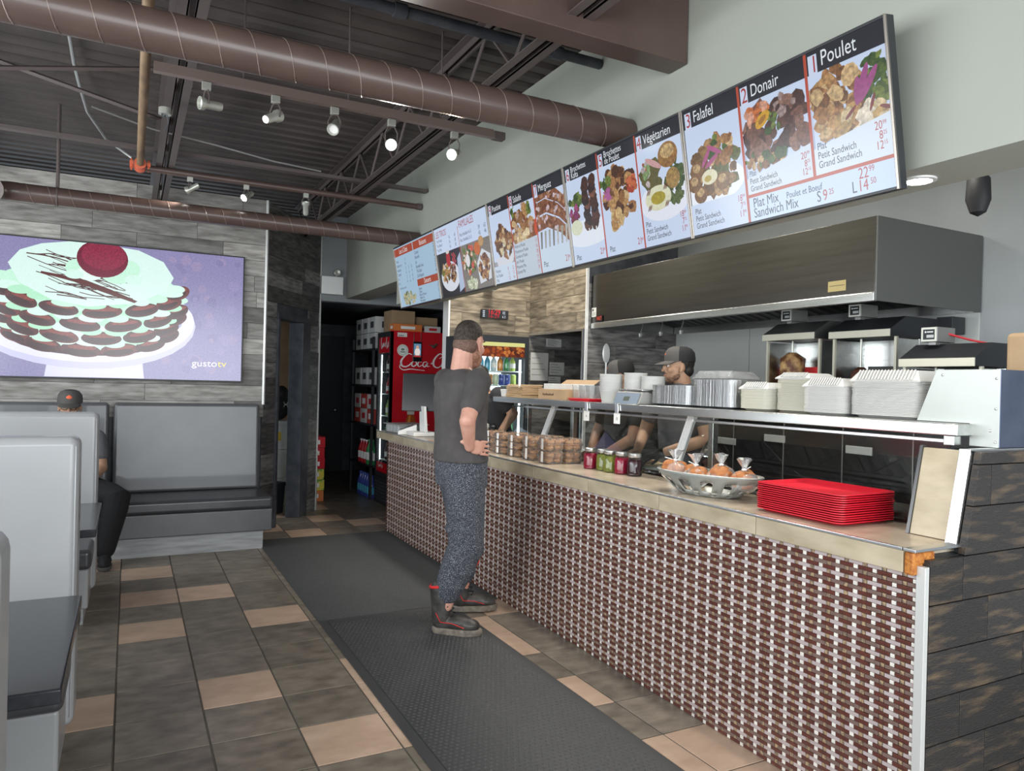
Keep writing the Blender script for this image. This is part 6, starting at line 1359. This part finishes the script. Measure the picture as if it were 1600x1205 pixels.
A2 = [((0, -.19, 1.38), (-.10, -.24, 1.12), (-.24, -.10, 1.0), (-1, .2, -.2), (0, -.3, 1), -1), ((0, .19, 1.38), (-.08, .25, 1.12), (-.24, .10, 1.0), (-1, -.2, -.2), (0, .3, 1), 1)]
worker((3.36, 4.56), 1.725, 'worker in a grey and black cap half hidden behind the white tubs', PI - .5, 'shirt_black', 'skin_c', A2, .04, tilt=.15)
A3 = [((-.10, -.17, 1.40), (.02, -.22, 1.25), (-.12, -.24, 1.07), (-1, .0, -.25), (0, -.4, 1), -1), ((-.14, .16, 1.40), (-.16, .22, 1.16), (-.20, .05, 1.06), (-.6, -.3, -.3), (0, .3, 1), 1)]
worker((2.85, 5.68), 1.685, 'worker in a black shirt behind the customer, bent forearm showing', PI, 'shirt_black', 'skin_b', A3, .22, cap_on=False)
# --- seated person behind the booth
sp = empty('person', (-.42, 6.92, .462), 0, 'seated person in a dark cap and black trousers behind the booth', 'person')
fy_ = -PI / 2; T = TR(0, -.04, .765) @ RZ(fy_) @ RY(.08)
m = MB(); head_shape(m, T); limb(m, [(0, -.01, .68), (0, .03, .56)], [.058, .066]); torso(m, [(0, .05, .04, .13, .18), (0, .05, .22, .12, .17), (0, .03, .42, .12, .185), (0, .03, .52, .09, .17), (0, .03, .58, .05, .08)], fy_)
for s in (-1, 1):
    limb(m, [(s * .19, .03, .50), (s * .235, -.06, .27)], [.058, .045]); limb(m, [(s * .235, -.06, .27), (s * .10 + .05, -.22, .18)], [.045, .031]); hand(m, (s * .10 + .05, -.22, .18), (-s * .7, -.5, 0), (0, -.3, 1), 1, .4, s)
legs = [[(.12, .0, .10), (.36, -.36, .06), (.28, -.40, -.38)], [(-.10, .0, .10), (-.14, -.40, .07), (-.14, -.38, -.38)]]
for L_ in legs: limb(m, L_, [.085, .062, .045])
b = vox(m, 'body', 'skin_b', sp, .007, 3)
m = MB(); torso(m, [(0, .05, .02, .155, .20), (0, .05, .22, .145, .192), (0, .03, .42, .145, .207), (0, .03, .52, .112, .19), (0, .03, .585, .06, .078)], fy_)
for s in (-1, 1): limb(m, [(s * .19, .03, .50), (s * .217, -.025, .37)], [.076, .066])
vox(m, 't_shirt', 'shirt_slate', b, .009, 4)
m = MB(); torso(m, [(0, .03, .15, .15, .195), (0, .03, .06, .16, .20), (0, .03, .085, .15, .19)], fy_)
for L_ in legs: limb(m, L_[:2] + [(L_[2][0], L_[2][1], -.33)], [.112, .098, .075])
vox(m, 'trousers', 'pants_black', b, .009, 4)
m = MB(); m.ell((-.022, 0, .028), (.090, .0785, .075), 14, 10, T=T); vox(m, 'hair', 'hair_black', b, .006, 3)
head_extras(T, b); cap(T, b, 1.6)
for s in (-1, 1): MB().tube([T @ Vector((.097, s * .031 + .022 * math.cos(a), .002 + .017 * math.sin(a))) for a in np.linspace(0, 2 * PI, 17)[:-1]], .0025, 5, closed=True).build('glasses_rim', 'cap_black', b)
for (x, y) in ((.28, -.47), (-.14, -.45)):
    m = MB(); m.ell((x, y, -.405), (.050, .13, .05)); m.ell((x, y - .06, -.42), (.048, .07, .035)); sh_ = vox(m, 'shoe', 'cap_black', b, .007, 3)
    MB().rings([[Vector((x + .053 * s * math.cos(a), y - .005 + .135 * s * math.sin(a), z)) for a in np.linspace(0, 2 * PI, 25)[:-1]] for s, z in ((.95, -.461), (1, -.452), (1, -.436), (.95, -.432))]).build('sole', 'cap_charcoal', sh_, smooth=50)
# sandwich being made on the board
t = empty('sandwich', (3.09, 3.93, .9825), .3, 'open flatbread with shredded filling under the worker\'s hands', 'sandwich')
mk('flatbread', (.68, .58, .38), .7, 0, (.52, .38, .2), scale=20)
MB().lathe([(.0, 0), (.10, 0), (.105, .006), (.10, .012), (0, .012)], n=22, sy=1.1).build('flatbread', 'flatbread', t, smooth=True)
for i in range(14): MB().tube([(random.uniform(-.06, .06), random.uniform(-.07, .07), .014 + random.uniform(0, .02)), (random.uniform(-.06, .06), random.uniform(-.07, .07), .03), (random.uniform(-.06, .06), random.uniform(-.07, .07), .016)], .004, 5).build('shred', ('lettuce', 'flatbread', 'tomato')[i % 3], t, smooth=True)
